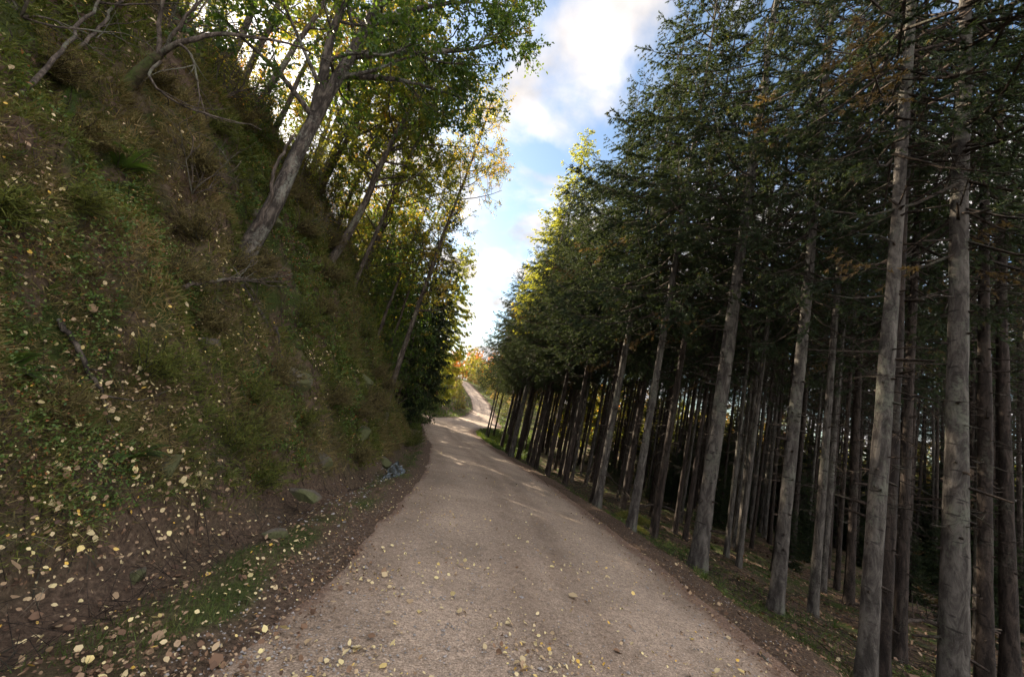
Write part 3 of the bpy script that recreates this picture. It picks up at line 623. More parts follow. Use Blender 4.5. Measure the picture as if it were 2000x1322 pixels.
broadleaf('tree', [(-5.15, 9.7, 3.4), (-5.03, 9.78, 4.36), (-4.73, 9.93, 6.02), (-4.64, 9.97, 7.52), (-4.47, 10.27, 9.25), (-4.23, 10.69, 11.68)], .115, .03,
    [([(-4.68, 9.95, 6.8), (-4.2, 10.3, 7.3), (-3.7, 10.8, 7.5)], .035), ([(-4.55, 10.1, 8.6), (-3.6, 10.0, 9.3), (-2.6, 9.9, 9.7), (-1.8, 9.8, 9.7)], .045), ([(-4.6, 10.0, 7.8), (-3.5, 10.0, 8.3), (-2.5, 10.2, 8.6)], .035), ([(-4.45, 10.3, 9.4), (-3.4, 10.0, 10.3), (-2.2, 9.8, 10.7)], .035), ([(-4.7, 9.95, 6.6), (-5.2, 10.0, 7.2), (-5.8, 10.2, 7.6)], .03)],
    [dict(z0=6.4, z1=11.5, n=20, L=2.6)],
    'dark trunk with dead side branches in the middle of the trees above the bank', G2, M['autumn_leaf'], M['thin_bark'], 8, tint=(.05, .15), leaf=.11, per=14, sec=9, ter=7)
broadleaf('tree', [(-5.6, 12.8, 3.6), (-5.46, 12.89, 5.34), (-5.27, 12.97, 7.82), (-5.18, 13.0, 9.77), (-4.91, 13.11, 12.16)], .11, .03, [], [dict(z0=5.0, z1=12, n=24, L=2.6)],
    'trunk half hidden in green leaves left of the slender pinkish leaning stem', G2, M['oak_leaf'], M['thin_bark'], 9, tint=(.75, .2), leaf=.11, per=14, sec=9, ter=7)
broadleaf('larch_tree', [(-3.56, 13.0, .9), (-3.54, 13.03, 1.72), (-3.46, 13.05, 3.24), (-3.31, 13.19, 5.99), (-3.16, 13.43, 9.06), (-3.01, 13.67, 11.28), (-2.95, 13.69, 13.2)], .085, .03, [],
    [dict(z0=4.0, z1=8.5, n=20, L=1.6), dict(z0=8.5, z1=13, n=26, L=2.1)],
    'slender bare pinkish stem rising from the foot of the bank near the puddle', None, M['autumn_leaf'], M['thin_bark'], 10, tint=(.35, .2), leaf=.075, per=17, sec=9, ter=7)
# woodland on the slope behind the crest: four shared kinds
def proto_tree(name, H, r0, z0, n, L, leafm, tint, seed, leaf=.1, per=8, sec=6, ter=4, bk='thin_bark'):
    r_ = np.random.default_rng(seed); P = wiggle(resample([(0, 0, -.4), (0.05, 0, H * .4), (.1, .05, H)], 20), .03, r_)
    aw = Acc(); tube(aw, P, np.linspace(r0, .02, 20), 8, 0, .5, True, .06); al = Acc()
    limbs = auto_limbs(P, np.linspace(r0, .02, 20), z0, H * .97, n, L, r_)
    for Q, rr in limbs: tube(aw, Q, np.linspace(rr, .01, len(Q)), 5, 0, .5, False)
    crown_from(aw, al, limbs, r_, leaf, per, .6, sec, ter, 0, tint, .1)
    return [aw.build('trunk', M[bk], None, link=False), al.build('crown', leafm, None, link=False)]
PT = [proto_tree('t', 9, .10, 1.6, 26, 2.6, M['autumn_leaf'], (.2, .18), 31, .13, 12, 7, 5), proto_tree('t', 10, .11, 2.2, 28, 2.6, M['oak_leaf'], (.55, .22), 32, .13, 12, 7, 5),
      proto_tree('t', 8.5, .10, 1.6, 26, 2.6, M['autumn_leaf'], (.5, .22), 33, .13, 12, 7, 5), proto_tree('t', 4.5, .06, .2, 26, 1.9, M['oak_leaf'], (.4, .25), 34, .11, 14, 9, 7)]
PT.append(proto_tree('t', 4.2, .05, .2, 24, 1.9, M['autumn_leaf'], (.12, .14), 35, .10, 9, 8, 5))
def put(proto, name, x, y, rot, s, label, cat, group, dz=0):
    e = empty(name, (x, y, float(height(x, y)) + dz), label, cat, group)
    for o in proto: c = copy_child(o, e); c.scale = (s, s, s); c.rotation_euler = (0, 0, rot)
    return e
WL = ['pale green autumn tree in the sunlit wood behind the bank crest', 'dark green oak in the wood behind the bank crest', 'yellow-orange autumn tree glowing in the wood behind the bank crest']
rw = np.random.default_rng(5)
pts = []
for k in range(1600):
    y = rw.uniform(3, 48); x = -rw.uniform(8.2, 40)
    az = math.degrees(math.atan2(x, y))
    if az < -62 or az > -13: continue
    if float(-x + cx(y)) < 8.6 + max(0, (y - 14)) * -.15: continue
    if min([(x - a) ** 2 + (y - b) ** 2 for a, b in pts] + [99]) < 2.6 ** 2: continue
    pts.append((x, y))
pts.sort(key=lambda p: math.hypot(*p)); pts = pts[:76]
for k, (x, y) in enumerate(pts):
    j = int(rw.choice([0, 1, 2, 0])); put(PT[j], 'autumn_tree' if j != 1 else 'oak_tree', x, y, rw.uniform(0, 6.28), rw.uniform(.8, 1.15), WL[j], 'tree', 'trees in the wood behind the bank crest')
# bushes on the crest, hiding the feet of the slender trees
for k, (x, y, s, lab) in enumerate([(-6.2, 9.2, .42, 'green bush on the bank crest behind the big forked oak'), (-5.8, 10.9, .42, 'leafy bush at the foot of the dark trunk with dead side branches'),
        (-5.0, 11.8, .42, 'olive green bush on the crest between two slender trunks'), (-5.3, 14.2, .55, 'dense green bush on the crest left of the slender pinkish stem'),
        (-4.4, 15.0, .50, 'dark green bush right behind the slender pinkish stem'), (-5.6, 17.5, 1.1, 'large dark bush above the bank where it grows lower'),
        (-4.9, 19.7, 1.0, 'dark leafy shrub beside the far end of the bank'), (-7.2, 15.5, .8, 'tall green thicket bush above the middle of the bank'),
        (-6.7, 16.4, 1.25, 'tall leafy bush filling the wood edge above the low part of the bank'), (-7.2, 19.8, 1.3, 'tall leafy bush behind the far end of the bank'),
        (-7.6, 7.2, .35, 'low brown-green bush on the crest at the left of the big forked oak')]):
    put(PT[4] if k in (0, 1, 2, 7) else PT[3], 'bush', x, y, k * 1.3, s, lab, 'bush', 'bushes along the bank crest', -.2)
# conifers at the left before the junction
DK = [spruce_crown(12, .3, 2.6, 51, link=False, nb=170, sp=.12, nwid=.045, needle=.12, per=6), spruce_crown(12, .2, 2.9, 52, link=False, nb=170, sp=.12, nwid=.045, needle=.12, per=6)]
TD_ = spruce_trunk('trunk', 12, .15, M['spruce_bark_red'], None, seed=77, knots=10, link=False)[0]
LK = spruce_crown(12, .6, 2.7, 53, link=False, nb=150, sp=.13, nwid=.05, needle=.13, per=6, nmat='sunlit_needles')  # left conifer crown, sunlit look painted in by the needle colour
for k, (x, y, s, w, src, lab) in enumerate([
        (-8.4, 24.6, 1.1, .8, DK[0], 'tall dark conifer over the bank bushes left of the junction'),
        (-9.6, 30.6, 1.2, .9, DK[1], 'tall dark conifer left of the junction, behind leafy trees'),
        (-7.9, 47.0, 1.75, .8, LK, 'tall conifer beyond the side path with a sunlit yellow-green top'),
        (-10.2, 45.0, 1.3, .9, DK[0], 'dark conifer beyond the side path left of the sunlit yellow-green one'),
        (-5.1, 21.2, 1.15, .6, DK[0], 'slim conifer rising right behind the slender pinkish stem'),
        (-5.9, 30.6, 1.12, .70, DK[1], 'conifer leaning its boughs out at the left edge of the sky gap')]):
    e = empty('conifer', (x, y, float(height(x, y)) - .1), lab, 'tree', 'conifers left of the junction')
    c = copy_child(TD_, e); c.scale = (s, s, s)
    c = copy_child(src, e); c.scale = (s * w, s * w, s); c.rotation_euler = (0, 0, k * 1.1)
for k, (j, x, y, s, lab) in enumerate([(1, -6.2, 22.0, .75, 'leafy green tree on the low end of the bank, nearest the path'), (1, -6.9, 26.2, .95, 'dull green leafy tree left of the path just before the junction'),
        (0, -8.4, 21.2, 1.1, 'pale green tree above the low end of the bank'), (1, -6.6, 33.6, .62, 'small rounded green tree at the mouth of the side path'), (0, -7.6, 28.8, 1.15, 'tall yellowing tree among the conifers left of the junction'),
        (1, -6.8, 18.2, .9, 'airy green tree behind the slender pinkish stem'), (3, -4.9, 24.2, .55, 'low green bush on the verge beside the narrowing path'), (3, -5.2, 27.0, .5, 'rounded green bush on the verge just before the junction'),
        (3, -7.0, 43.5, .8, 'green bush on the far bank of the side path'), (4, -5.0, 52.0, .7, 'yellow-green bush on the grass bank beside the climbing path'), (3, -8.5, 55.0, 1.0, 'big olive bush behind the grass bank of the climbing path')]):
    put(PT[j], 'leafy_tree' if j < 3 else 'bush', x, y, k * 1.9, s, lab, 'tree' if j < 3 else 'bush', 'leafy trees and bushes left of the junction', -.1)
# ------------------------------------------------------------------ far autumn trees and the ones beyond the plantation
FT = [proto_tree('t', 6.5, .12, .5, 16, 2.8, M['far_leaf'], (.25, .2), 61, .34, 10, 6, 4), proto_tree('t', 7, .12, .7, 16, 2.7, M['far_leaf'], (.7, .25), 62, .34, 10, 6, 4),
      proto_tree('t', 7, .12, .7, 16, 2.9, M['orange_leaf'], (.5, .3), 63, .34, 10, 6, 4), proto_tree('t', 6, .12, .4, 16, 2.8, M['autumn_leaf'], (.15, .2), 64, .32, 10, 6, 4)]
FL = ['olive green autumn tree on the far hillside', 'russet brown autumn tree on the far hillside', 'orange autumn tree at the top of the far hillside', 'yellow-green autumn tree on the far hillside']
rf_ = np.random.default_rng(12); fp = []
for k in range(2500):
    y = rf_.uniform(54, 150); az = rf_.uniform(-20, 9); x = y * math.tan(math.radians(az)); d = x - float(cx(y))
    if -wl(y) - 2.6 < d < wr(y) + 2.6: continue
    if min([(x - a) ** 2 + (y - b) ** 2 for a, b in fp] + [999]) < (3.4 if y < 80 else 4.6) ** 2: continue
    fp.append((x, y))
for k, (x, y) in enumerate(fp[:140]):
    j = 2 if (y > 112 and rf_.random() < .8) else int(rf_.choice([0, 1, 3, 0, 1])); s = rf_.uniform(.6, .95) * (.62 if y < 72 else 1.0 if y < 95 else 1.5)
    put(FT[j], 'autumn_tree', x, y, rf_.uniform(0, 6.28), s, FL[j], 'tree', 'autumn trees on the far hillside')
rb_ = np.random.default_rng(33); fb = []
for k in range(1500):
    y = rb_.uniform(50, 128); az = rb_.uniform(-13, 5); x = y * math.tan(math.radians(az)); d = x - float(cx(y))
    if -wl(y) - 1.3 < d < wr(y) + 1.2 or (y < 60 and abs(d) > 5): continue
    if min([(x - a) ** 2 + (y - b) ** 2 for a, b in fb] + [999]) < 2.3 ** 2: continue
    fb.append((x, y))
for k, (x, y) in enumerate(fb[:110]):
    j = int(rb_.choice([0, 1, 3, 1])); put(FT[j], 'bush', x, y, rb_.uniform(0, 6.28), rb_.uniform(.28, .45), ['olive', 'russet brown', '', 'yellow-green'][j] + ' bush among the undergrowth beside the far climbing path', 'bush', 'bushes beside the far climbing path', -.35)
BP = []
for k in range(900):
    D = rf_.uniform(37, 58); az = rf_.uniform(11, 60); x = D * math.sin(math.radians(az)); y = D * math.cos(math.radians(az))
    if min([(x - a) ** 2 + (y - b) ** 2 for a, b in BP] + [999]) < 3.3 ** 2: continue
    BP.append((x, y))
BL = ['olive green tree glimpsed between the trunks beyond the plantation', 'russet tree glimpsed between the trunks beyond the plantation', 'orange tree glimpsed between the trunks beyond the plantation', 'yellow-green sunlit tree glimpsed between the trunks beyond the plantation']
for k, (x, y) in enumerate(BP[:115]):
    j = int(rf_.choice([3, 3, 0, 1, 2], p=[.22, .22, .40, .12, .04])); put(FT[j], 'autumn_tree', x, y, rf_.uniform(0, 6.28), rf_.uniform(.85, 1.3), BL[j], 'tree', 'sunlit trees beyond the plantation')

ru = np.random.default_rng(91); up_ = []
for k in range(900):
    D = ru.uniform(14, 34); az = ru.uniform(14, 58); x = D * math.sin(math.radians(az)); y = D * math.cos(math.radians(az))
    if x - float(cx(y)) < 8 or min([(x - a) ** 2 + (y - b) ** 2 for a, b in up_] + [99]) < 2.6 ** 2: continue
    up_.append((x, y))
for k, (x, y) in enumerate(up_[:60]):
    e = empty('young_spruce', (x, y, float(height(x, y)) - .1), 'dark young spruce growing in the shade between the plantation trunks', 'tree', 'young spruces under the plantation'); s = ru.uniform(.14, .30)
    c = copy_child(TD_, e); c.scale = (s, s, s); c = copy_child(DK[k % 2], e); c.scale = (s * 1.25, s * 1.25, s); c.rotation_euler = (0, 0, ru.uniform(0, 6))
bl = []
for k in range(900):
    D = ru.uniform(29, 37); az = ru.uniform(16, 60); x = D * math.sin(math.radians(az)); y = D * math.cos(math.radians(az))
    if x - float(cx(y)) < 17 or min([(x - a) ** 2 + (y - b) ** 2 for a, b in bl] + [99]) < 2.1 ** 2: continue
    bl.append((x, y))
for k, (x, y) in enumerate(bl[:36]):
    e = empty('conifer', (x, y, float(height(x, y)) - .1), 'dark bushy conifer closing the far side of the plantation', 'tree', 'bushy conifers along the far side of the plantation'); s = ru.uniform(.40, .72)
    c = copy_child(TD_, e); c.scale = (s, s, s); c = copy_child(DK[k % 2], e); c.scale = (s * 1.1, s * 1.1, s); c.rotation_euler = (0, 0, ru.uniform(0, 6))
for k, (x, y) in enumerate([(-6.9, 5.2), (-7.3, 6.3), (-6.9, 7.2), (-7.0, 8.3), (-6.6, 8.9), (-6.4, 9.8), (-6.1, 10.5), (-5.7, 11.2), (-5.6, 12.2), (-5.2, 13.0), (-5.2, 13.9), (-4.9, 14.7), (-7.6, 9.0), (-6.9, 10.9), (-6.3, 12.9)]):
    e = put(PT[4] if k % 3 else PT[3], 'bush', x, y, k * 2.1, .30 + .05 * (k * 7 % 4), 'scrubby low bush breaking the crest line of the bank', 'bush', 'scrubby bushes along the crest line', -.15)
# more slender stems leaning over the crest
rc = np.random.default_rng(17)
for k, (x, y, H, lx, ly, lm, tn, lab) in enumerate([
    (-7.2, 8.2, 8.5, .16, .05, 'autumn_leaf', .12, 'slim sunlit trunk leaning over the crest just left of the big forked oak'),
    (-7.6, 9.6, 9.5, .12, .0, 'autumn_leaf', .35, 'thin pale trunk on the crest behind the left side of the close pair'),
    (-6.2, 11.6, 9.0, .10, -.02, 'autumn_leaf', .15, 'thin leaning trunk between the close pair and the trunk with dead side branches'),
    (-5.0, 11.3, 8.0, .10, .0, 'autumn_leaf', .10, 'spindly trunk right of the one with dead side branches'),
    (-4.8, 13.9, 8.5, .08, .0, 'oak_leaf', .8, 'spindly leafy trunk just left of the slender pinkish stem'),
    (-5.0, 16.3, 10, .06, .0, 'autumn_leaf', .18, 'slim yellow-green tree behind the slender pinkish stem on the low bank'),
    (-8.2, 12.6, 10, .10, .0, 'autumn_leaf', .45, 'orange-tinged slim tree behind the crest in the middle of the bank')]):
    z = float(height(x, y)) - .2; P = [(x, y, z), (x + lx * H * .3, y + ly * H * .3, z + H * .35), (x + lx * H, y + ly * H, z + H)]
    broadleaf('tree', P, .06 + .02 * rc.random(), .015, [], [dict(z0=z + H * .35, z1=z + H * .97, n=20, L=1.9)], lab, G2, M[lm], M['thin_bark'], 120 + k, tint=(tn, .15), leaf=.10, per=10, sec=8, ter=6)
# ------------------------------------------------------------------ ground cover on the bank and under the trees
def normals(x, y, e=.05):
    dx = (height(x + e, y) - height(x - e, y)) / (2 * e); dy = (height(x, y + e) - height(x, y - e)) / (2 * e)
    return unit(np.stack([-dx, -dy, np.ones_like(dx)], -1))
def polar(n, D0, D1, a0, a1, p=1.0, r_=rng):
    D = D0 * (D1 / D0) ** (r_.random(n) ** p); az = np.radians(r_.uniform(a0, a1, n)); return D * np.sin(az), D * np.cos(az), D
def cover():
    r_ = np.random.default_rng(99); x, y, D = polar(260000, 1.6, 30, -64, -6, .85, r_)
    d = x - cx(y); a = -d - wl(y); u = a - toe(y)
    k1 = fbm(x * .9 + 7, y * .9, 4); k2 = fbm(x * 3.3, y * 3.3 + 4, 3)
    nz = .55 + .9 * k1 + .9 * k2 + .28 * sstep(6, 9, y)
    ok = (u > .05) & (r_.random(len(x)) < np.clip((nz + .05) * 1.5 * sstep(-.1, .5, u) + .08, .04, 1))
    x, y, D, k1, k2, u = (v[ok] for v in (x, y, D, k1, k2, u))
    hum = np.maximum(0, fbm(x * 2.4 + 60, y * 2.4, 3)) * .16            # soft hummocks of growth
    z = height(x, y) + r_.random(len(x)) * (.03 + hum); N = normals(x, y)
    heath = fbm(x * .6 + 80, y * .6 + 3, 3) + r_.normal(0, .12, len(x)) > .03
    Dn = N * .9 + r_.normal(0, .6, (len(x), 3)) + np.array([.1, -.1, .1])
    C = np.stack([x, y, z], -1); sc = np.clip(D / 5, .45, 2.0)
    for sel, nm, mt, ln, wd, t0 in ((~heath, 'moss_cover', 'moss', .060, .012, .45), (heath, 'heath_cover', 'heath', .10, .008, .45)):
        c = C[sel]; m = 2; c = np.repeat(c, m, 0) + r_.normal(0, .02, (len(c) * m, 3)); dd = np.repeat(Dn[sel], m, 0) + r_.normal(0, .5, (len(c), 3))
        s = np.repeat(sc[sel], m); A = Acc(); tn = np.clip(t0 + .5 * np.repeat(k2[sel], m) + r_.normal(0, .18, len(c)), 0, 1)
        blades(A, c, dd, ln * s * r_.uniform(.5, 1.5, len(c)), wd * s, 0, tn); tag(A.build(nm, M[mt]), kind='stuff')
cover()
def bilberry():
    """low leafy growth in patches on the bank"""
    r_ = np.random.default_rng(123); x, y, D = polar(60000, 1.7, 22, -64, -8, .9, r_); d = x - cx(y); u = -d - wl(y) - toe(y)
    pat = fbm(x * 1.0 + 33, y * 1.0 + 12, 3); ok = (u > .15) & (pat > .10) & (r_.random(len(x)) < .6); x, y, D = x[ok], y[ok], D[ok]; N = normals(x, y)
    C0 = np.stack([x, y, height(x, y)], -1); d0 = unit(N + r_.normal(0, .35, C0.shape) + [0, 0, .35]); L = r_.uniform(.06, .20, len(x))[:, None] * (.6 + 2.5 * (pat[ok][:, None] - .06).clip(0, .3))
    W = Acc(); sticks(W, C0, C0 + d0 * L, .0015, .001); W.build('x', M['twig'], link=False)
    k = 5; c = np.repeat(C0, k, 0) + np.repeat(d0 * L, k, 0) * r_.uniform(.35, 1.1, (len(x) * k, 1)) + r_.normal(0, .012, (len(x) * k, 3)); A = Acc(); sc = np.repeat(np.clip(D / 4, .8, 2), k)
    leaves(A, c, np.repeat(d0, k, 0) * .4 + r_.normal(0, .7, c.shape), np.repeat(N, k, 0) + r_.normal(0, .4, c.shape), .024 * sc * r_.uniform(.6, 1.3, len(c)), .015 * sc, 0, np.clip(r_.normal(.5, .28, len(c)) + np.repeat(r_.normal(0, .1, len(x)), k), 0, 1)); tag(A.build('low_leafy_growth', M['bilberry']), kind='stuff')
bilberry()
def tufts(nm, n, a0, a1, D0, D1, fn, L, wd, blades_n, seed, mt, tint, droop=.5):
    """discrete grass tufts: many blades fanning from one root, arching over"""
    r_ = np.random.default_rng(seed); x, y, D = polar(n, D0, D1, a0, a1, .9, r_); ok = r_.random(n) < fn(x, y); x, y, D = x[ok], y[ok], D[ok]; N = normals(x, y); k = blades_n; m = len(x) * k
    base = np.repeat(np.stack([x, y, height(x, y) - .01], -1), k, 0) + r_.normal(0, .015, (m, 3)); dr = unit(np.repeat(N * .5 + [0, 0, .6], k, 0) + r_.normal(0, .42, (m, 3))); l = (L * np.repeat(r_.uniform(.5, 1.3, len(x)), k) * r_.uniform(.5, 1.1, m))[:, None]
    S = unit(np.cross(dr, rand_unit(m))) * wd * np.repeat(np.clip(D / 4, .7, 2.5), k)[:, None] * .5; mid = base + dr * l * .55; hz = dr * [1, 1, 0]; tip = mid + unit(dr * .5 + hz * .6 - np.array([0, 0, droop])) * l * .5
    V = np.stack([base - S, base + S, mid + S * .8, mid - S * .8, tip], 1).reshape(-1, 3); b = np.arange(m)[:, None] * 5; A = Acc(); tt = np.clip(np.repeat(r_.normal(tint, .2, len(x)), k) + r_.normal(0, .1, m), 0, 1)
    A.add(V, b + np.array([[0, 1, 2, 3]]), 0, np.repeat(tt, 5).astype(np.float32)); A.f.append((b + np.array([[3, 2, 4]]), 0)); tag(A.build(nm, M[mt]), kind='stuff')
dd_ = lambda x, y: x - cx(y)
def grass(nm, n, D0, D1, a0, a1, fn, ln, wd, seed, tint=.45, p=1.0):
    r_ = np.random.default_rng(seed); x, y, D = polar(n, D0, D1, a0, a1, p, r_); pr = fn(x, y); ok = r_.random(n) < pr; x, y, D = x[ok], y[ok], D[ok]
    C = np.stack([x, y, height(x, y) - .005], -1); sc = np.clip(D / 6, .7, 2.2)
    dd = np.array([0, 0, 1.]) + r_.normal(0, .55, (len(x), 3)); A = Acc()
    blades(A, C, dd, ln * r_.uniform(.4, 1.4, len(x)), wd * sc, 0, np.clip(tint + .35 * fbm(x * 2, y * 2, 2) + r_.normal(0, .16, len(x)), 0, 1))
    return tag(A.build(nm, M['grass']), kind='stuff')
def pl(x, y):
    d = x - cx(y); a = -d - wl(y); n = .25 * fbm(x * 1.7, y * 1.7, 3)
    strip = sstep(.36, .16, np.abs(a + n - .45)) * sstep(.0, .1, a) * .9 * np.clip(.8 + fbm(x * 1.1 + 3, y * 1.1, 2) * 1.5, 0, 1) * sstep(1.6, 2.6, y)
    far = sstep(13, 16, y) * sstep(.05, .3, a) * sstep(2.2, 1.2, a)
    return np.maximum(strip, far) * (a > 0)
grass('verge_grass', 130000, 1.8, 34, -60, -4, pl, .055, .006, 5, .4)
def pr_(x, y):
    d = x - cx(y); b = d - wr(y); n = .4 * fbm(x * 1.2, y * 1.2, 3)
    return (b > .35) * sstep(.5, .9, b + n) * (sstep(3.4, 1.4, b + n * 2) * .95 + .22 * sstep(9, 4, b) * (fbm(x * .8 + 9, y * .8, 3) > .05))
grass('forest_grass', 110000, 2.6, 40, -4, 58, pr_, .085, .007, 6, .3)
def pj(x, y):
    d = x - cx(y); a = -d - wl(y); b = d - wr(y); s = side_dist(x, y)
    return ((y > 24) & (((a > .1) & (s > 2.1)) | ((b > .15)))).astype(float)
grass('far_grass', 90000, 24, 120, -20, 6, pj, .22, .03, 7, .35)
tufts('bank_grass_tufts', 3600, -64, -7, 1.8, 24, lambda x, y: np.where(-dd_(x, y) - wl(y) - toe(y) > .1, np.clip(.3 + 1.4 * fbm(x * .8 + 70, y * .8, 3), 0, 1), 0), .20, .0045, 26, 141, 'grass', .55)
tufts('verge_grass_tufts', 1500, -5, 58, 2.6, 30, lambda x, y: np.where(dd_(x, y) - wr(y) > .5, np.clip(.25 + 1.4 * fbm(x * .8 + 7, y * .8, 3), 0, 1), 0) * sstep(9, 3, dd_(x, y) - wr(y)), .19, .005, 24, 142, 'grass', .35)
# fallen leaves ------------------------------------------------------
def litter(nm, n, D0, D1, a0, a1, fn, size, seed, tint, p=1.0, lift=.012, onpath=False, flat=.5):
    r_ = np.random.default_rng(seed); x, y, D = polar(n, D0, D1, a0, a1, p, r_); ok = r_.random(n) < fn(x, y); x, y = x[ok], y[ok]
    z = (surf(x, y) if onpath else height(x, y)) + lift * r_.uniform(.3, 1.2, len(x)); N = normals(x, y) + r_.normal(0, flat, (len(x), 3))
    Dd = np.cross(N, rand_unit(len(x))); s = size * r_.lognormal(0, .42, len(x)); A = Acc()
    t = np.clip(r_.normal(*tint, len(x)), 0, 1)
    oval_leaves(A, np.stack([x, y, z], -1), Dd, N, s, s * r_.uniform(.55, .95, len(x)), 0, t, .12)
    return tag(A.build(nm, M['fallen']), kind='stuff')
litter('path_leaves', 42000, 1.5, 22, -40, 55, lambda x, y: np.clip(np.where(np.abs(dd_(x, y)) < 2.3, .45 - .16 * dd_(x, y) / 2.3, 0) * (.55 + 1.2 * fbm(x * 1.3, y * 1.3, 3)) * .8 * np.interp(np.hypot(x, y), [2, 5, 10, 22], [1, .9, .4, .06]), 0, 1), .024, 1, (.62, .2), 1.0, .012, True)
litter('verge_leaves', 12000, 1.5, 22, -64, -6, lambda x, y: sstep(-.8, .1, -dd_(x, y) - wl(y)) * sstep(2.0, .9, -dd_(x, y) - wl(y)) * .55, .023, 2, (.52, .25), 1.0, .03)
litter('bank_leaves', 52000, 1.7, 22, -64, -8, lambda x, y: np.clip(sstep(.9, 1.3, -dd_(x, y) - wl(y)) * (.34 + .8 * fbm(x * 1.1 + 20, y * 1.1, 3)), 0, .6), .025, 3, (.50, .26), 1.0, .15)
litter('brown_litter', 130000, 1.6, 20, -64, 56, lambda x, y: np.where(dd_(x, y) > 0, sstep(1.2, 1.9, dd_(x, y)) * sstep(4.2, 2.6, dd_(x, y)), sstep(-1.9, -2.2, dd_(x, y)) * sstep(-7.5, -4.5, dd_(x, y)) * np.clip(.35 + .8 * fbm(x * 1.4 + 11, y * 1.4, 3), 0, 1)) * .75, .017, 4, (.24, .15), 1.0, .026, True)
litter('forest_litter', 60000, 3.5, 32, 0, 58, lambda x, y: sstep(2.8, 4, dd_(x, y)) * .6, .038, 8, (.2, .15), .9, .02)
# fallen twigs on the forest floor and at the foot of the bank
def twigs(nm, n, D0, D1, a0, a1, fn, L, seed, mat):
    r_ = np.random.default_rng(seed); x, y, D = polar(n, D0, D1, a0, a1, 1, r_); ok = r_.random(n) < fn(x, y); x, y = x[ok], y[ok]
    A0 = np.stack([x, y, height(x, y) + .02], -1); th = r_.uniform(0, 6.28, len(x)); l = L * r_.lognormal(0, .5, len(x))
    x2 = x + np.cos(th) * l; y2 = y + np.sin(th) * l; B0 = np.stack([x2, y2, height(x2, y2) + r_.uniform(.01, .14, len(x))], -1)
    a = Acc(); sticks(a, A0, B0, (.0016 + .0016 * r_.random(len(x))) * np.clip(np.hypot(x, y) / 3, 1, 3), .0015); tag(a.build(nm, M[mat]), kind='stuff')
twigs('forest_twigs', 5200, 4, 34, 0, 58, lambda x, y: (dd_(x, y) > 2.9) * .6, .5, 31, 'twig')
twigs('bank_twigs', 6500, 1.8, 20, -64, -8, lambda x, y: (dd_(x, y) < -3) * .6, .14, 32, 'twig')
# bare bent stems hanging out of the bank
def dry_stalks():
    r_ = np.random.default_rng(44); x, y, D = polar(2600, 1.9, 16, -64, -9, 1, r_); ok = (dd_(x, y) < -3.2) & (r_.random(2600) < .4); x, y = x[ok], y[ok]
    N = normals(x, y); A0 = np.stack([x, y, height(x, y)], -1); d = unit(N + r_.normal(0, .5, A0.shape) + [0, 0, .3]); l = r_.uniform(.06, .24, len(x))[:, None]
    B0 = A0 + d * l * .6; C0 = B0 + unit(d + r_.normal(0, .35, d.shape) - [0, 0, .35]) * l * .5; a = Acc(); sticks(a, A0, B0, .002, .0015); sticks(a, B0, C0, .0015, .001)
    tag(a.build('dry_stalks', M['pale_twig']), kind='stuff')
dry_stalks()
# ------------------------------------------------------------------ single things on the bank
def plant(name, kind, x, y, s, label, seed, group=None):
    r_ = np.random.default_rng(seed); e = empty(name, (x, y, float(height(x, y)) - .02), label, 'plant', group)
    N = normals(np.array([x]), np.array([y]))[0]; nb = {'fern': 9, 'heather': 60, 'brush': 44}[kind]; W = Acc(); Lf = Acc()
    for k in range(nb):
        az = k * 2.4 + r_.uniform(-.4, .4); d = unit(N * (.9 if kind != 'fern' else .8) + np.array([math.cos(az), math.sin(az), .25]) * r_.uniform(.3, 1.0))
        L = s * r_.uniform(.6, 1.1); P = limb_path((r_.normal(0, .05 * s), r_.normal(0, .05 * s), 0), d, L, r_, 9, 1.6 if kind == 'fern' else .5, .06 if kind == 'fern' else .14, .2)
        tube(W, P, np.linspace(.006, .002, 9), 3, 0, .5, False)
        if kind == 'fern':
            m = 26; t = np.linspace(.12, 1, m); i = t * 8; j = np.minimum(i.astype(int), 7); C = P[j] + (P[j + 1] - P[j]) * (i - j)[:, None]; T = unit(P[j + 1] - P[j]); S = unit(np.cross(T, [0, 0, 1.]))
            for sg in (-1, 1):
                D = S * sg + T * .35; ln = .20 * L * np.sin(np.pi * np.clip(t * .92 + .06, 0, 1)) ** .8 * .8 + .01
                leaves(Lf, C, D, np.cross(T, S) + 0 * D, ln, ln * .18 + .002, 0, np.clip(r_.normal(.35, .08, m), 0, 1), .05)
        else:
            m = 46; t = r_.uniform(.15, 1, m); i = t * 8; j = np.minimum(i.astype(int), 7); C = P[j] + (P[j + 1] - P[j]) * (i - j)[:, None]; T = unit(P[j + 1] - P[j])
            global rng; blades(Lf, C, T * .6 + r_.normal(0, .55, (m, 3)), .045 + .04 * r_.random(m), .008, 0, np.clip(r_.normal(.4 if kind == 'heather' else .5, .2, m), 0, 1))
    W.build('stems', M['twig'], e); Lf.build('leaves', {'fern': M['oak_leaf'], 'heather': M['heath'], 'brush': M['moss']}[kind], e)
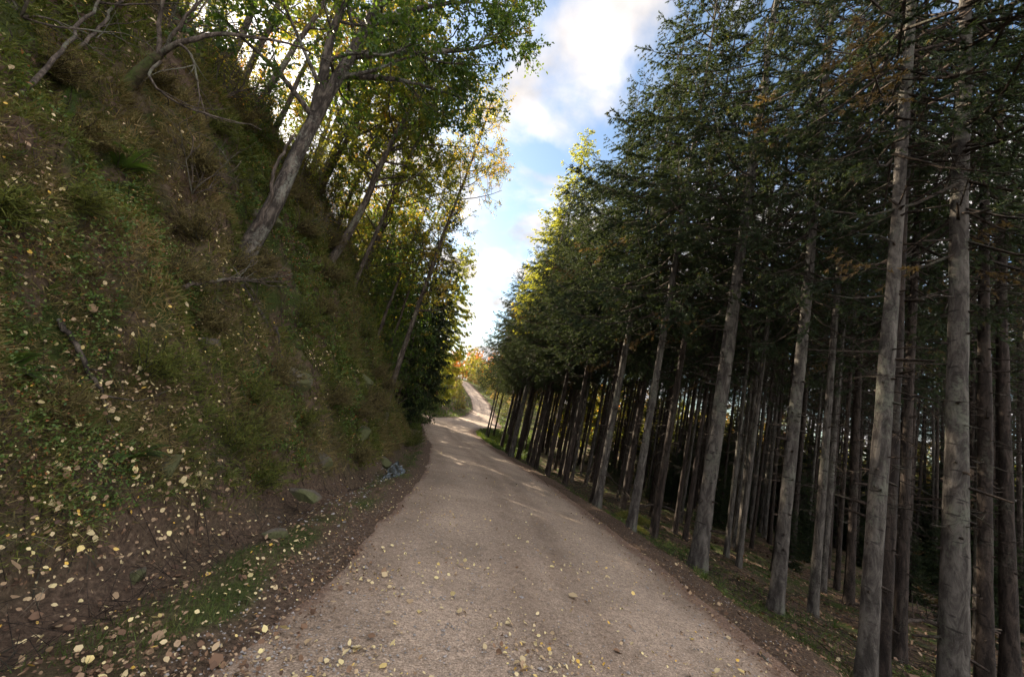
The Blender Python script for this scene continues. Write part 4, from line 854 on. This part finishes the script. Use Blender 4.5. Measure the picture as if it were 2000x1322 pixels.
for k, (nm, kind, x, y, s, lab) in enumerate([
    ('conifer_seedling', 'brush', -2.82, 4.55, .50, 'feathery green seedling in the middle of the bank face'),
    ('conifer_seedling', 'brush', -2.55, 4.90, .42, 'feathery green tuft at the foot of the bank above the litter'),
    ('conifer_seedling', 'brush', -3.1, 5.1, .48, 'soft green tuft above the feathery seedling on the bank face'),
    ('conifer_seedling', 'brush', -2.95, 6.2, .5, 'green tuft on the bank face below the big forked oak'),
    ('heather', 'heather', -3.0, 7.2, .55, 'brown heather clump below the rock outcrop'),
    ('heather', 'heather', -2.45, 7.9, .45, 'heather clump low on the bank near the puddle'),
    ('heather', 'heather', -2.9, 8.9, .6, 'shaggy heather clump halfway to the slender pinkish stem'),
    ('heather', 'heather', -3.4, 10.2, .6, 'heather clump on the upper bank left of the slender pinkish stem'),
    ('heather', 'heather', -4.4, 8.3, .6, 'heather overhanging right of the rock outcrop'),
    ('heather', 'heather', -4.9, 7.6, .6, 'heather clump between the big forked oak and the crest'),
    ('fern', 'fern', -3.2, 2.6, .34, 'small fern at the left border by the dark hollow'),
    ('fern', 'fern', -4.5, 3.9, .45, 'fern high on the bank under the bent branching stem'),
    ('fern', 'fern', -5.0, 3.7, .42, 'uppermost fern beside the bent branching stem'),
    ('fern', 'fern', -2.75, 3.3, .28, 'fern low on the bank among pale fallen leaves'),
    ('heather', 'heather', -3.6, 4.6, .42, 'heather tuft beside the fallen dry branch'),
    ('heather', 'heather', -4.2, 4.8, .5, 'heather tuft above the fallen dry branch'),
    ('grass_tussock', 'brush', -2.95, 16.5, .6, 'bright green tussock on the verge left of the narrowing path'),
    ('grass_tussock', 'brush', -3.4, 18.6, .8, 'large green tussock on the verge just before the junction'),
    ('grass_tussock', 'brush', -2.9, 14.4, .5, 'dark green tussock on the verge below the slender pinkish stem'),
    ('shrub', 'brush', 1.2, 33.5, 1.1, 'small pale green shrub at the right corner of the junction')]):
    plant(nm, kind, x, y, s, lab, 200 + k)
stem_thing('leaning_stem', [(-4.45, 2.95, 3.1), (-5.2, 3.6, 4.3), (-6.1, 4.35, 5.5), (-6.6, 4.8, 6.6)], .02, .01, 'thin_bark', 'thin pale stem leaning at the top left corner, left of a parallel one', 'stem', None, 5, 1)
stem_thing('leaning_stem', [(-5.5, 3.85, 4.2), (-5.8, 4.2, 4.9), (-6.2, 4.6, 5.8), (-6.4, 4.8, 6.9)], .02, .01, 'thin_bark', 'thin pale stem at the top left, right of a parallel leaning one', 'stem', None, 6, 2)
def bare_shrub(x, y, s, lab, seed, leafy=.0):
    r_ = np.random.default_rng(seed); e = empty('bare_shrub', (x, y, float(height(x, y)) - .03), lab, 'shrub', 'wiry shrubs near the top of the bank'); A = Acc(); Lf = Acc(); lim = []
    for k in range(7):
        az = r_.uniform(0, 6.28); P = limb_path((0, 0, 0), (math.cos(az) * .7 + .3, math.sin(az) * .7 - .2, r_.uniform(.3, 1.2)), s * r_.uniform(.6, 1.1), r_, 9, .6, .14); rr = .012 * s
        tube(A, P, np.linspace(rr, .003, 9), 5, 0, .5, False); lim.append((P, rr))
    crown_from(A, Lf, lim, r_, .05, 3 if leafy else 1, .4, 8, 5, 0, (.5, .25), .2); A.build('stems', M['thin_bark'], e); Lf.build('leaves', M['autumn_leaf' if leafy else 'oak_leaf'], e)
for k, (x, y, s, lab, lf) in enumerate([(-5.3, 3.3, 1.0, 'wiry shrub in the top left corner below the parallel pale stems', 0), (-6.2, 4.3, 1.3, 'tangled shrub behind the parallel pale stems', 1), (-6.6, 5.6, 1.4, 'tangled shrub between the bent shrub and the big forked oak', 0),
        (-6.0, 6.2, 1.1, 'leafless shrub on the upper bank left of the big forked oak', 1), (-7.2, 7.6, 1.3, 'tangled leafy shrub on the crest left of the big forked oak', 1), (-4.6, 4.9, .8, 'low wiry shrub under the arching mossy branches', 0), (-5.2, 8.3, 1.0, 'wiry shrub right behind the foot of the big forked oak', 1)]):
    bare_shrub(x, y, s, lab, 300 + k, lf)
def bent():
    r_ = np.random.default_rng(3); b = np.array((-5.45, 4.42, 4.45)); e = empty('bent_shrub', b, 'bent bare shrub with arching mossy branches near the top of the bank', 'shrub')
    A = Acc(); tube(A, resample([(-5.6, 4.5, 4.2), (-5.35, 4.4, 4.6), (-5.15, 4.35, 4.85)], 8) - b, np.linspace(.09, .05, 8), 8, 0, .5, False, .15); A.build('stem', M['mossy_bark'], e)
    for pts, ra in [([(-5.15, 4.35, 4.85), (-4.89, 4.28, 4.98), (-4.77, 4.56, 5.56), (-4.4, 4.9, 5.9), (-4.07, 5.2, 6.12), (-3.6, 5.5, 6.2)], .035), ([(-5.15, 4.35, 4.85), (-5.0, 4.25, 5.2), (-4.93, 4.23, 5.38), (-4.8, 4.3, 6.1)], .026),
                    ([(-5.1, 4.35, 4.75), (-4.82, 4.05, 4.25), (-4.63, 4.28, 4.18), (-4.39, 4.66, 4.38), (-4.1, 4.9, 4.5)], .018), ([(-4.89, 4.28, 5.0), (-4.7, 4.35, 4.9), (-4.63, 4.5, 4.5), (-4.58, 4.62, 4.3)], .018), ([(-5.2, 4.4, 4.8), (-5.2, 4.2, 5.5), (-5.1, 4.3, 6.2)], .03)]:
        A = Acc(); P = wiggle(resample(pts, 16), .012, r_) - b; tube(A, P, np.linspace(ra, .006, 16), 7, 0, .5, False, .1)
        for k in range(7):
            i = r_.integers(4, 15); tube(A, limb_path(P[i], unit(P[i] - P[i - 1]) + r_.normal(0, .7, 3), r_.uniform(.2, .7), r_, 6), np.linspace(.008, .002, 6), 4, 0, .5, False)
        A.build('branch', M['thin_bark'], e)
    W = Acc(); Lf = Acc(); crown_from(W, Lf, [(resample([(-4.77, 4.56, 5.56), (-4.07, 5.2, 6.12), (-3.6, 5.5, 6.2)], 8) - b, .02), (resample([(-4.93, 4.23, 5.38), (-4.8, 4.3, 6.1), (-4.5, 4.5, 6.5)], 8) - b, .02)], r_, .07, 9, .4, 9, 5, 0, (.35, .2)); W.build('twigs', M['thin_bark'], e); Lf.build('leaves', M['oak_leaf'], e)
bent()
stem_thing('fallen_branch', [(-3.38, 3.9, 1.98), (-3.55, 4.6, 2.25), (-3.75, 5.4, 2.5), (-3.95, 6.1, 2.75), (-4.1, 6.7, 3.0)], .022, .006, 'thin_bark', 'dry reddish fallen branch with bare twigs lying across the bank', 'branch', None, 26, 4)
def stump():
    x, y = -3.9, 3.2; z = float(height(x, y)); e = empty('tree_stump', (x, y, z), 'short mossy broken stump sticking out of the left bank', 'stump'); r_ = np.random.default_rng(8); A = Acc()
    th = np.linspace(0, 2 * np.pi, 14, endpoint=False); rows = []
    for k, (h, r) in enumerate([(-.15, .12), (0, .095), (.08, .075), (.16, .065), (.22, .06)]):
        top = (.07 * r_.random(14)) if k == 4 else 0
        rows.append(np.stack([r * np.cos(th) * (1 + r_.normal(0, .1, 14)) + h * .12, r * np.sin(th) * (1 + r_.normal(0, .1, 14)), h + top + 0 * th], -1))
    V = np.concatenate(rows + [np.array([[.02, 0, .17]])]); F = np.array([[a * 14 + b, a * 14 + (b + 1) % 14, (a + 1) * 14 + (b + 1) % 14, (a + 1) * 14 + b] for a in range(4) for b in range(14)])
    A.add(V, F); A.f.append((np.array([[56 + b, 56 + (b + 1) % 14, 70] for b in range(14)]), 0)); A.build('wood', M['mossy_bark'], e)
    B = Acc(); n = 500; t = r_.uniform(0, 6.28, n); h = r_.uniform(0, .24, n); c = np.stack([.075 * np.cos(t) + h * .1, .075 * np.sin(t), h], -1); blades(B, c, c * [1, 1, 0] * 8 + r_.normal(0, .5, (n, 3)), .035, .008, 0, np.clip(r_.normal(.4, .2, n), 0, 1)); B.build('moss', M['moss'], e)
stump()
def rock(name, x, y, z, sx_, sy_, sz_, rot, label, mat='rock', seed=0, strata=.25, cat='rock', group=None):
    """boulder with fractured faces: a ball cut by many planes, then split along its strata"""
    r_ = np.random.default_rng(seed + 500); n, m = 30, 40; ph = np.linspace(.02, np.pi - .02, n)[:, None]; th = np.linspace(0, 2 * np.pi, m, endpoint=False)[None]
    V = np.stack([np.sin(ph) * np.cos(th), np.sin(ph) * np.sin(th), np.cos(ph) + 0 * th], -1).reshape(-1, 3)
    for k in range(15):
        N = unit(r_.normal(0, 1, 3)); c = r_.uniform(.45, .85); dd = V @ N; V = V - N * np.maximum(0, dd - c)[:, None] * .97
    V = V * (1 + .07 * fbm(V[:, 0] * 4 + seed, V[:, 1] * 4 + V[:, 2] * 3, 4)[:, None]) * (1 + strata * .35 * np.sign(np.sin(V[:, 0] * 11 + V[:, 2] * 2 + 2 * V[:, 1]))[:, None] * .12)
    V = V * [sx_ * 1.2, sy_ * 1.2, sz_ * 1.2]
    F = np.array([[a * m + b, (a + 1) * m + b, (a + 1) * m + (b + 1) % m, a * m + (b + 1) % m] for a in range(n - 1) for b in range(m)])
    A = Acc(); A.add(V, F); o = A.build(name, M[mat], smooth=False); o.location = (x, y, z); o.rotation_euler = rot; return tag(o, label, cat, group)
rock('rock_outcrop', -4.5, 7.3, 2.6, .42, .5, .8, (.1, -.5, .2), 'striated mossy rock outcrop standing out below the big forked oak', seed=1, strata=.5)
rock('rock_outcrop', -3.2, 11.2, .35, .4, .7, .75, (0, -.35, .1), 'wet pale-streaked rock face low on the bank beside the slender pinkish stem', seed=2, strata=.5)
rock('rock', -3.0, 10.3, -.05, .35, .5, .45, (0, -.3, .3), 'dark rock at the bank foot above the puddle', seed=4)
rock('rock', -1.86, 4.25, -.19, .13, .07, .05, (0, .1, .5), 'flat dark stone lying in the ditch beside the grass strip', seed=5)
rock('rock', -2.1, 5.3, -.1, .22, .10, .09, (0, .2, .3), 'angular dark stone at the bank foot in front of the tuft', seed=6)
def ditch_stones():
    r_ = np.random.default_rng(70); n = 0
    for k in range(150):
        y = r_.uniform(4.6, 10.5); x = float(cx(y)) - float(wl(y)) - float(np.clip(r_.normal(.62, .22), .2, 1.1)); s = r_.uniform(.008, .024)
        if n == 0: ditch_stones.m = rock('stone', 0, 0, 0, 1, .75, .5, (0, 0, 0), None, 'stone', 9, .2, None); o = ditch_stones.m
        else: o = ditch_stones.m.copy(); scene.collection.objects.link(o)
        o.scale = (s, s, s); o.location = (x, y, float(height(x, y)) + s * .3); o.rotation_euler = (r_.uniform(-.3, .3), r_.uniform(-.3, .3), r_.uniform(0, 6.28))
        tag(o, 'small pale stone among the scattered stones in the ditch', 'stone', 'pale stones strewn along the ditch'); n += 1
ditch_stones()
# brushwood and fallen logs right of the path
for k, (p, ra, rb, lab) in enumerate([
    ([(4.4, 15.5, .25), (5.4, 16.2, -.55), (6.6, 17.4, -.75)], .035, .015, 'dead bough leaning in the brushwood heap between the middle spruces'),
    ([(3.9, 17.6, -.6), (4.9, 18.2, -.4), (6.4, 18.5, -.6)], .03, .01, 'thin dead bough lying flat in the brushwood heap'),
    ([(5.3, 13.9, -.75), (6.3, 14.4, -.62), (7.8, 14.6, -.8)], .045, .02, 'bare log lying among the trunks behind the slim pale spruce'),
    ([(7.2, 7.0, -.75), (8.4, 7.6, -.60), (9.9, 8.4, -.75)], .04, .02, 'crooked dead branch on the dark forest floor at the lower right'),
    ([(2.98, 4.05, -.20), (3.25, 3.45, -.22), (3.45, 2.9, -.24)], .03, .02, 'half-buried dark root along the path edge at the bottom right')]):
    pp = [(x, y, max(z, float(height(x, y)) + ra * .5)) for x, y, z in p]
    stem_thing('fallen_branch', pp, ra, rb, 'twig', lab, 'branch', None, 10 if k < 4 else 0, 60 + k)
def brush_heap():
    e = empty('brushwood_heap', (4.3, 14.6, float(height(4.3, 14.6))), 'heap of dead brown brushwood between the path edge and the spruces', 'brushwood'); r_ = np.random.default_rng(9); A = Acc()
    n = 260; c = np.stack([r_.normal(0, .8, n), r_.normal(0, 1.2, n), r_.uniform(.0, .45, n)], -1); d = unit(r_.normal(0, 1, (n, 3)) * [1, 1, .35]); l = r_.uniform(.25, .9, n)[:, None]
    sticks(A, c - d * l * .5, c + d * l * .5, .009, .003); A.build('sticks', M['twig'], e)
brush_heap()
def hummock(x, y, s, lab, seed):
    e = empty('moss_hummock', (x, y, float(height(x, y))), lab, 'moss hummock', 'moss hummocks under the spruces'); r_ = np.random.default_rng(seed); n = 3500
    d = rand_unit(n); d[:, 2] = np.abs(d[:, 2]); c = d * [s, s * .8, s * .45] * (1 + .15 * r_.normal(0, 1, (n, 1))); A = Acc()
    blades(A, c, d + r_.normal(0, .5, (n, 3)), .07, .012, 0, np.clip(r_.normal(.75, .15, n), 0, 1)); A.build('moss', M['moss'], e)
hummock(4.5, 11.6, .38, 'bright green moss hummock beside the grey-brown spruce at the path edge', 1)
hummock(5.2, 12.3, .28, 'smaller moss hummock behind the bright green one', 2)
hummock(4.0, 9.9, .25, 'low dark moss hummock between two edge spruces', 3)

def gravel():
    r_ = np.random.default_rng(404); x, y, D = polar(16000, 1.6, 16, -40, 50, 1, r_); d = dd_(x, y); ok = (d > -wl(y) - .2) & (d < wr(y) + .3) & (r_.random(len(x)) < .25 + .75 * np.clip(fbm(x * 1.2, y * .5, 3) + .5 * (np.abs(d) > 1.5), 0, 1)); x, y = x[ok], y[ok]
    s = .0045 * r_.lognormal(0, .5, len(x)) + .002; c = np.stack([x, y, surf(x, y) + s * .2], -1); O = np.array([[1, 0, 0], [0, 1, 0], [-1, 0, 0], [0, -1, 0], [0, 0, .7], [0, 0, -.7]])
    V = c[:, None] + O[None] * s[:, None, None] * r_.uniform(.6, 1.4, (len(x), 6, 1)); F = np.array([[0, 1, 4], [1, 2, 4], [2, 3, 4], [3, 0, 4]]); A = Acc()
    A.add(V.reshape(-1, 3), (np.arange(len(x))[:, None, None] * 6 + F[None]).reshape(-1, 3)); tag(A.build('loose_gravel', M['stone'], smooth=False), kind='stuff')
gravel()
rr_ = np.random.default_rng(66)
for k, (x, y, sz, lab) in enumerate([
    (-3.0, 2.3, .16, 'mossy stone bulging from the bank at the left border near the bottom'), (-2.7, 3.6, .13, 'dark stone in the lower bank left of the feathery seedling'),
    (-3.5, 4.5, .2, 'fractured stone above the feathery seedling'), (-4.3, 4.2, .2, 'stone half buried under the arching bare branch'),
    (-3.0, 5.9, .18, 'dark stone in the bank below the rock outcrop'), (-2.6, 6.7, .17, 'stone at the bank foot beside the strewn ditch stones'),
    (-3.4, 6.4, .26, 'broad broken ledge under the rock outcrop'), (-2.7, 8.5, .22, 'stone step low on the bank left of the puddle'), (-3.3, 9.4, .3, 'dark ledge on the bank face between heather clumps'),
    (-2.35, 9.6, .18, 'wet dark stone right above the puddle'), (-4.9, 6.6, .25, 'stone under the roots of the big forked oak'), (-2.25, 3.1, .09, 'small angular stone in the litter at the lower left')]):
    rock('rock', x, y, float(height(x, y)) - sz * .35, sz, sz * 1.25, sz * .8, (rr_.uniform(-.4, .4), -.5, rr_.uniform(0, 3)), lab, seed=20 + k, group='stones in the bank')
def root(pts, ra, lab, k):
    pp = [(x, y, float(height(x, y)) + dz) for x, y, dz in pts]; r_ = np.random.default_rng(k); P = wiggle(resample(pp, 26), .012, r_)
    P[:, 2] = np.maximum(P[:, 2], height(P[:, 0], P[:, 1]) - ra * .3); off = P[0].copy(); a = Acc(); tube(a, P - off, np.linspace(ra, .006, 26), 8, 0, .5, True, .12)
    for q in range(4):
        i = r_.integers(4, 20); Q = limb_path(P[i] - off, r_.normal(0, 1, 3) * [1, 1, .3] - [0, 0, .5], r_.uniform(.2, .6), r_, 7); tube(a, Q, np.linspace(ra * .35, .003, 7), 5, 0, .5, False, .1)
    o = a.build('exposed_root', M['mossy_bark' if k % 2 else 'oak_bark']); o.location = off; tag(o, lab, 'root', 'roots crawling over the bank')
root([(-4.34, 5.7, .05), (-4.1, 5.2, .03), (-3.8, 4.9, .02), (-3.5, 4.7, .02)], .05, 'thick root running down left from the foot of the big forked oak', 1)
root([(-4.3, 5.8, .05), (-4.0, 6.1, .03), (-3.6, 6.3, .02), (-3.2, 6.2, .02)], .05, 'thick root running down right from the foot of the big forked oak', 2)
root([(-4.4, 5.9, .04), (-4.3, 6.5, .03), (-4.1, 7.0, .02)], .04, 'root running from the big forked oak towards the rock outcrop', 3)
root([(-3.4, 3.0, .04), (-3.1, 3.3, .03), (-2.8, 3.2, .02)], .02, 'thin root hanging beside the dark hollow at the left', 4)
root([(-5.0, 9.8, .04), (-4.5, 9.6, .03), (-3.9, 9.7, .02), (-3.5, 9.5, .02)], .035, 'root from the trunk with dead side branches', 5)
root([(-3.54, 13.0, .04), (-3.2, 12.7, .03), (-2.8, 12.6, .02)], .03, 'root at the foot of the slender pinkish stem', 6)

rh = np.random.default_rng(808); hp = []
for k in range(600):
    D = 2.8 * (13 / 2.8) ** rh.random(); az = rh.uniform(-58, -15); x = D * math.sin(math.radians(az)); y = D * math.cos(math.radians(az)); u = float(cx(y)) - x - float(wl(y)) - float(toe(y))
    if u < .45 or u > 4.6 or min([(x - a) ** 2 + (y - b) ** 2 for a, b in hp] + [99]) < (.28 * math.sqrt(D)) ** 2: continue
    hp.append((x, y))
for k, (x, y) in enumerate(hp[:46]):
    kd = ['heather', 'brush', 'heather'][k % 3]; s_ = rh.uniform(.28, .5) * math.sqrt(math.hypot(x, y) / 4)
    plant('heather' if kd == 'heather' else 'green_tuft', kd, x, y, s_, 'shaggy brown heather clump among others on the bank face' if kd == 'heather' else 'shaggy green tuft among the heather on the bank face', 900 + k, 'shaggy clumps all over the bank face')
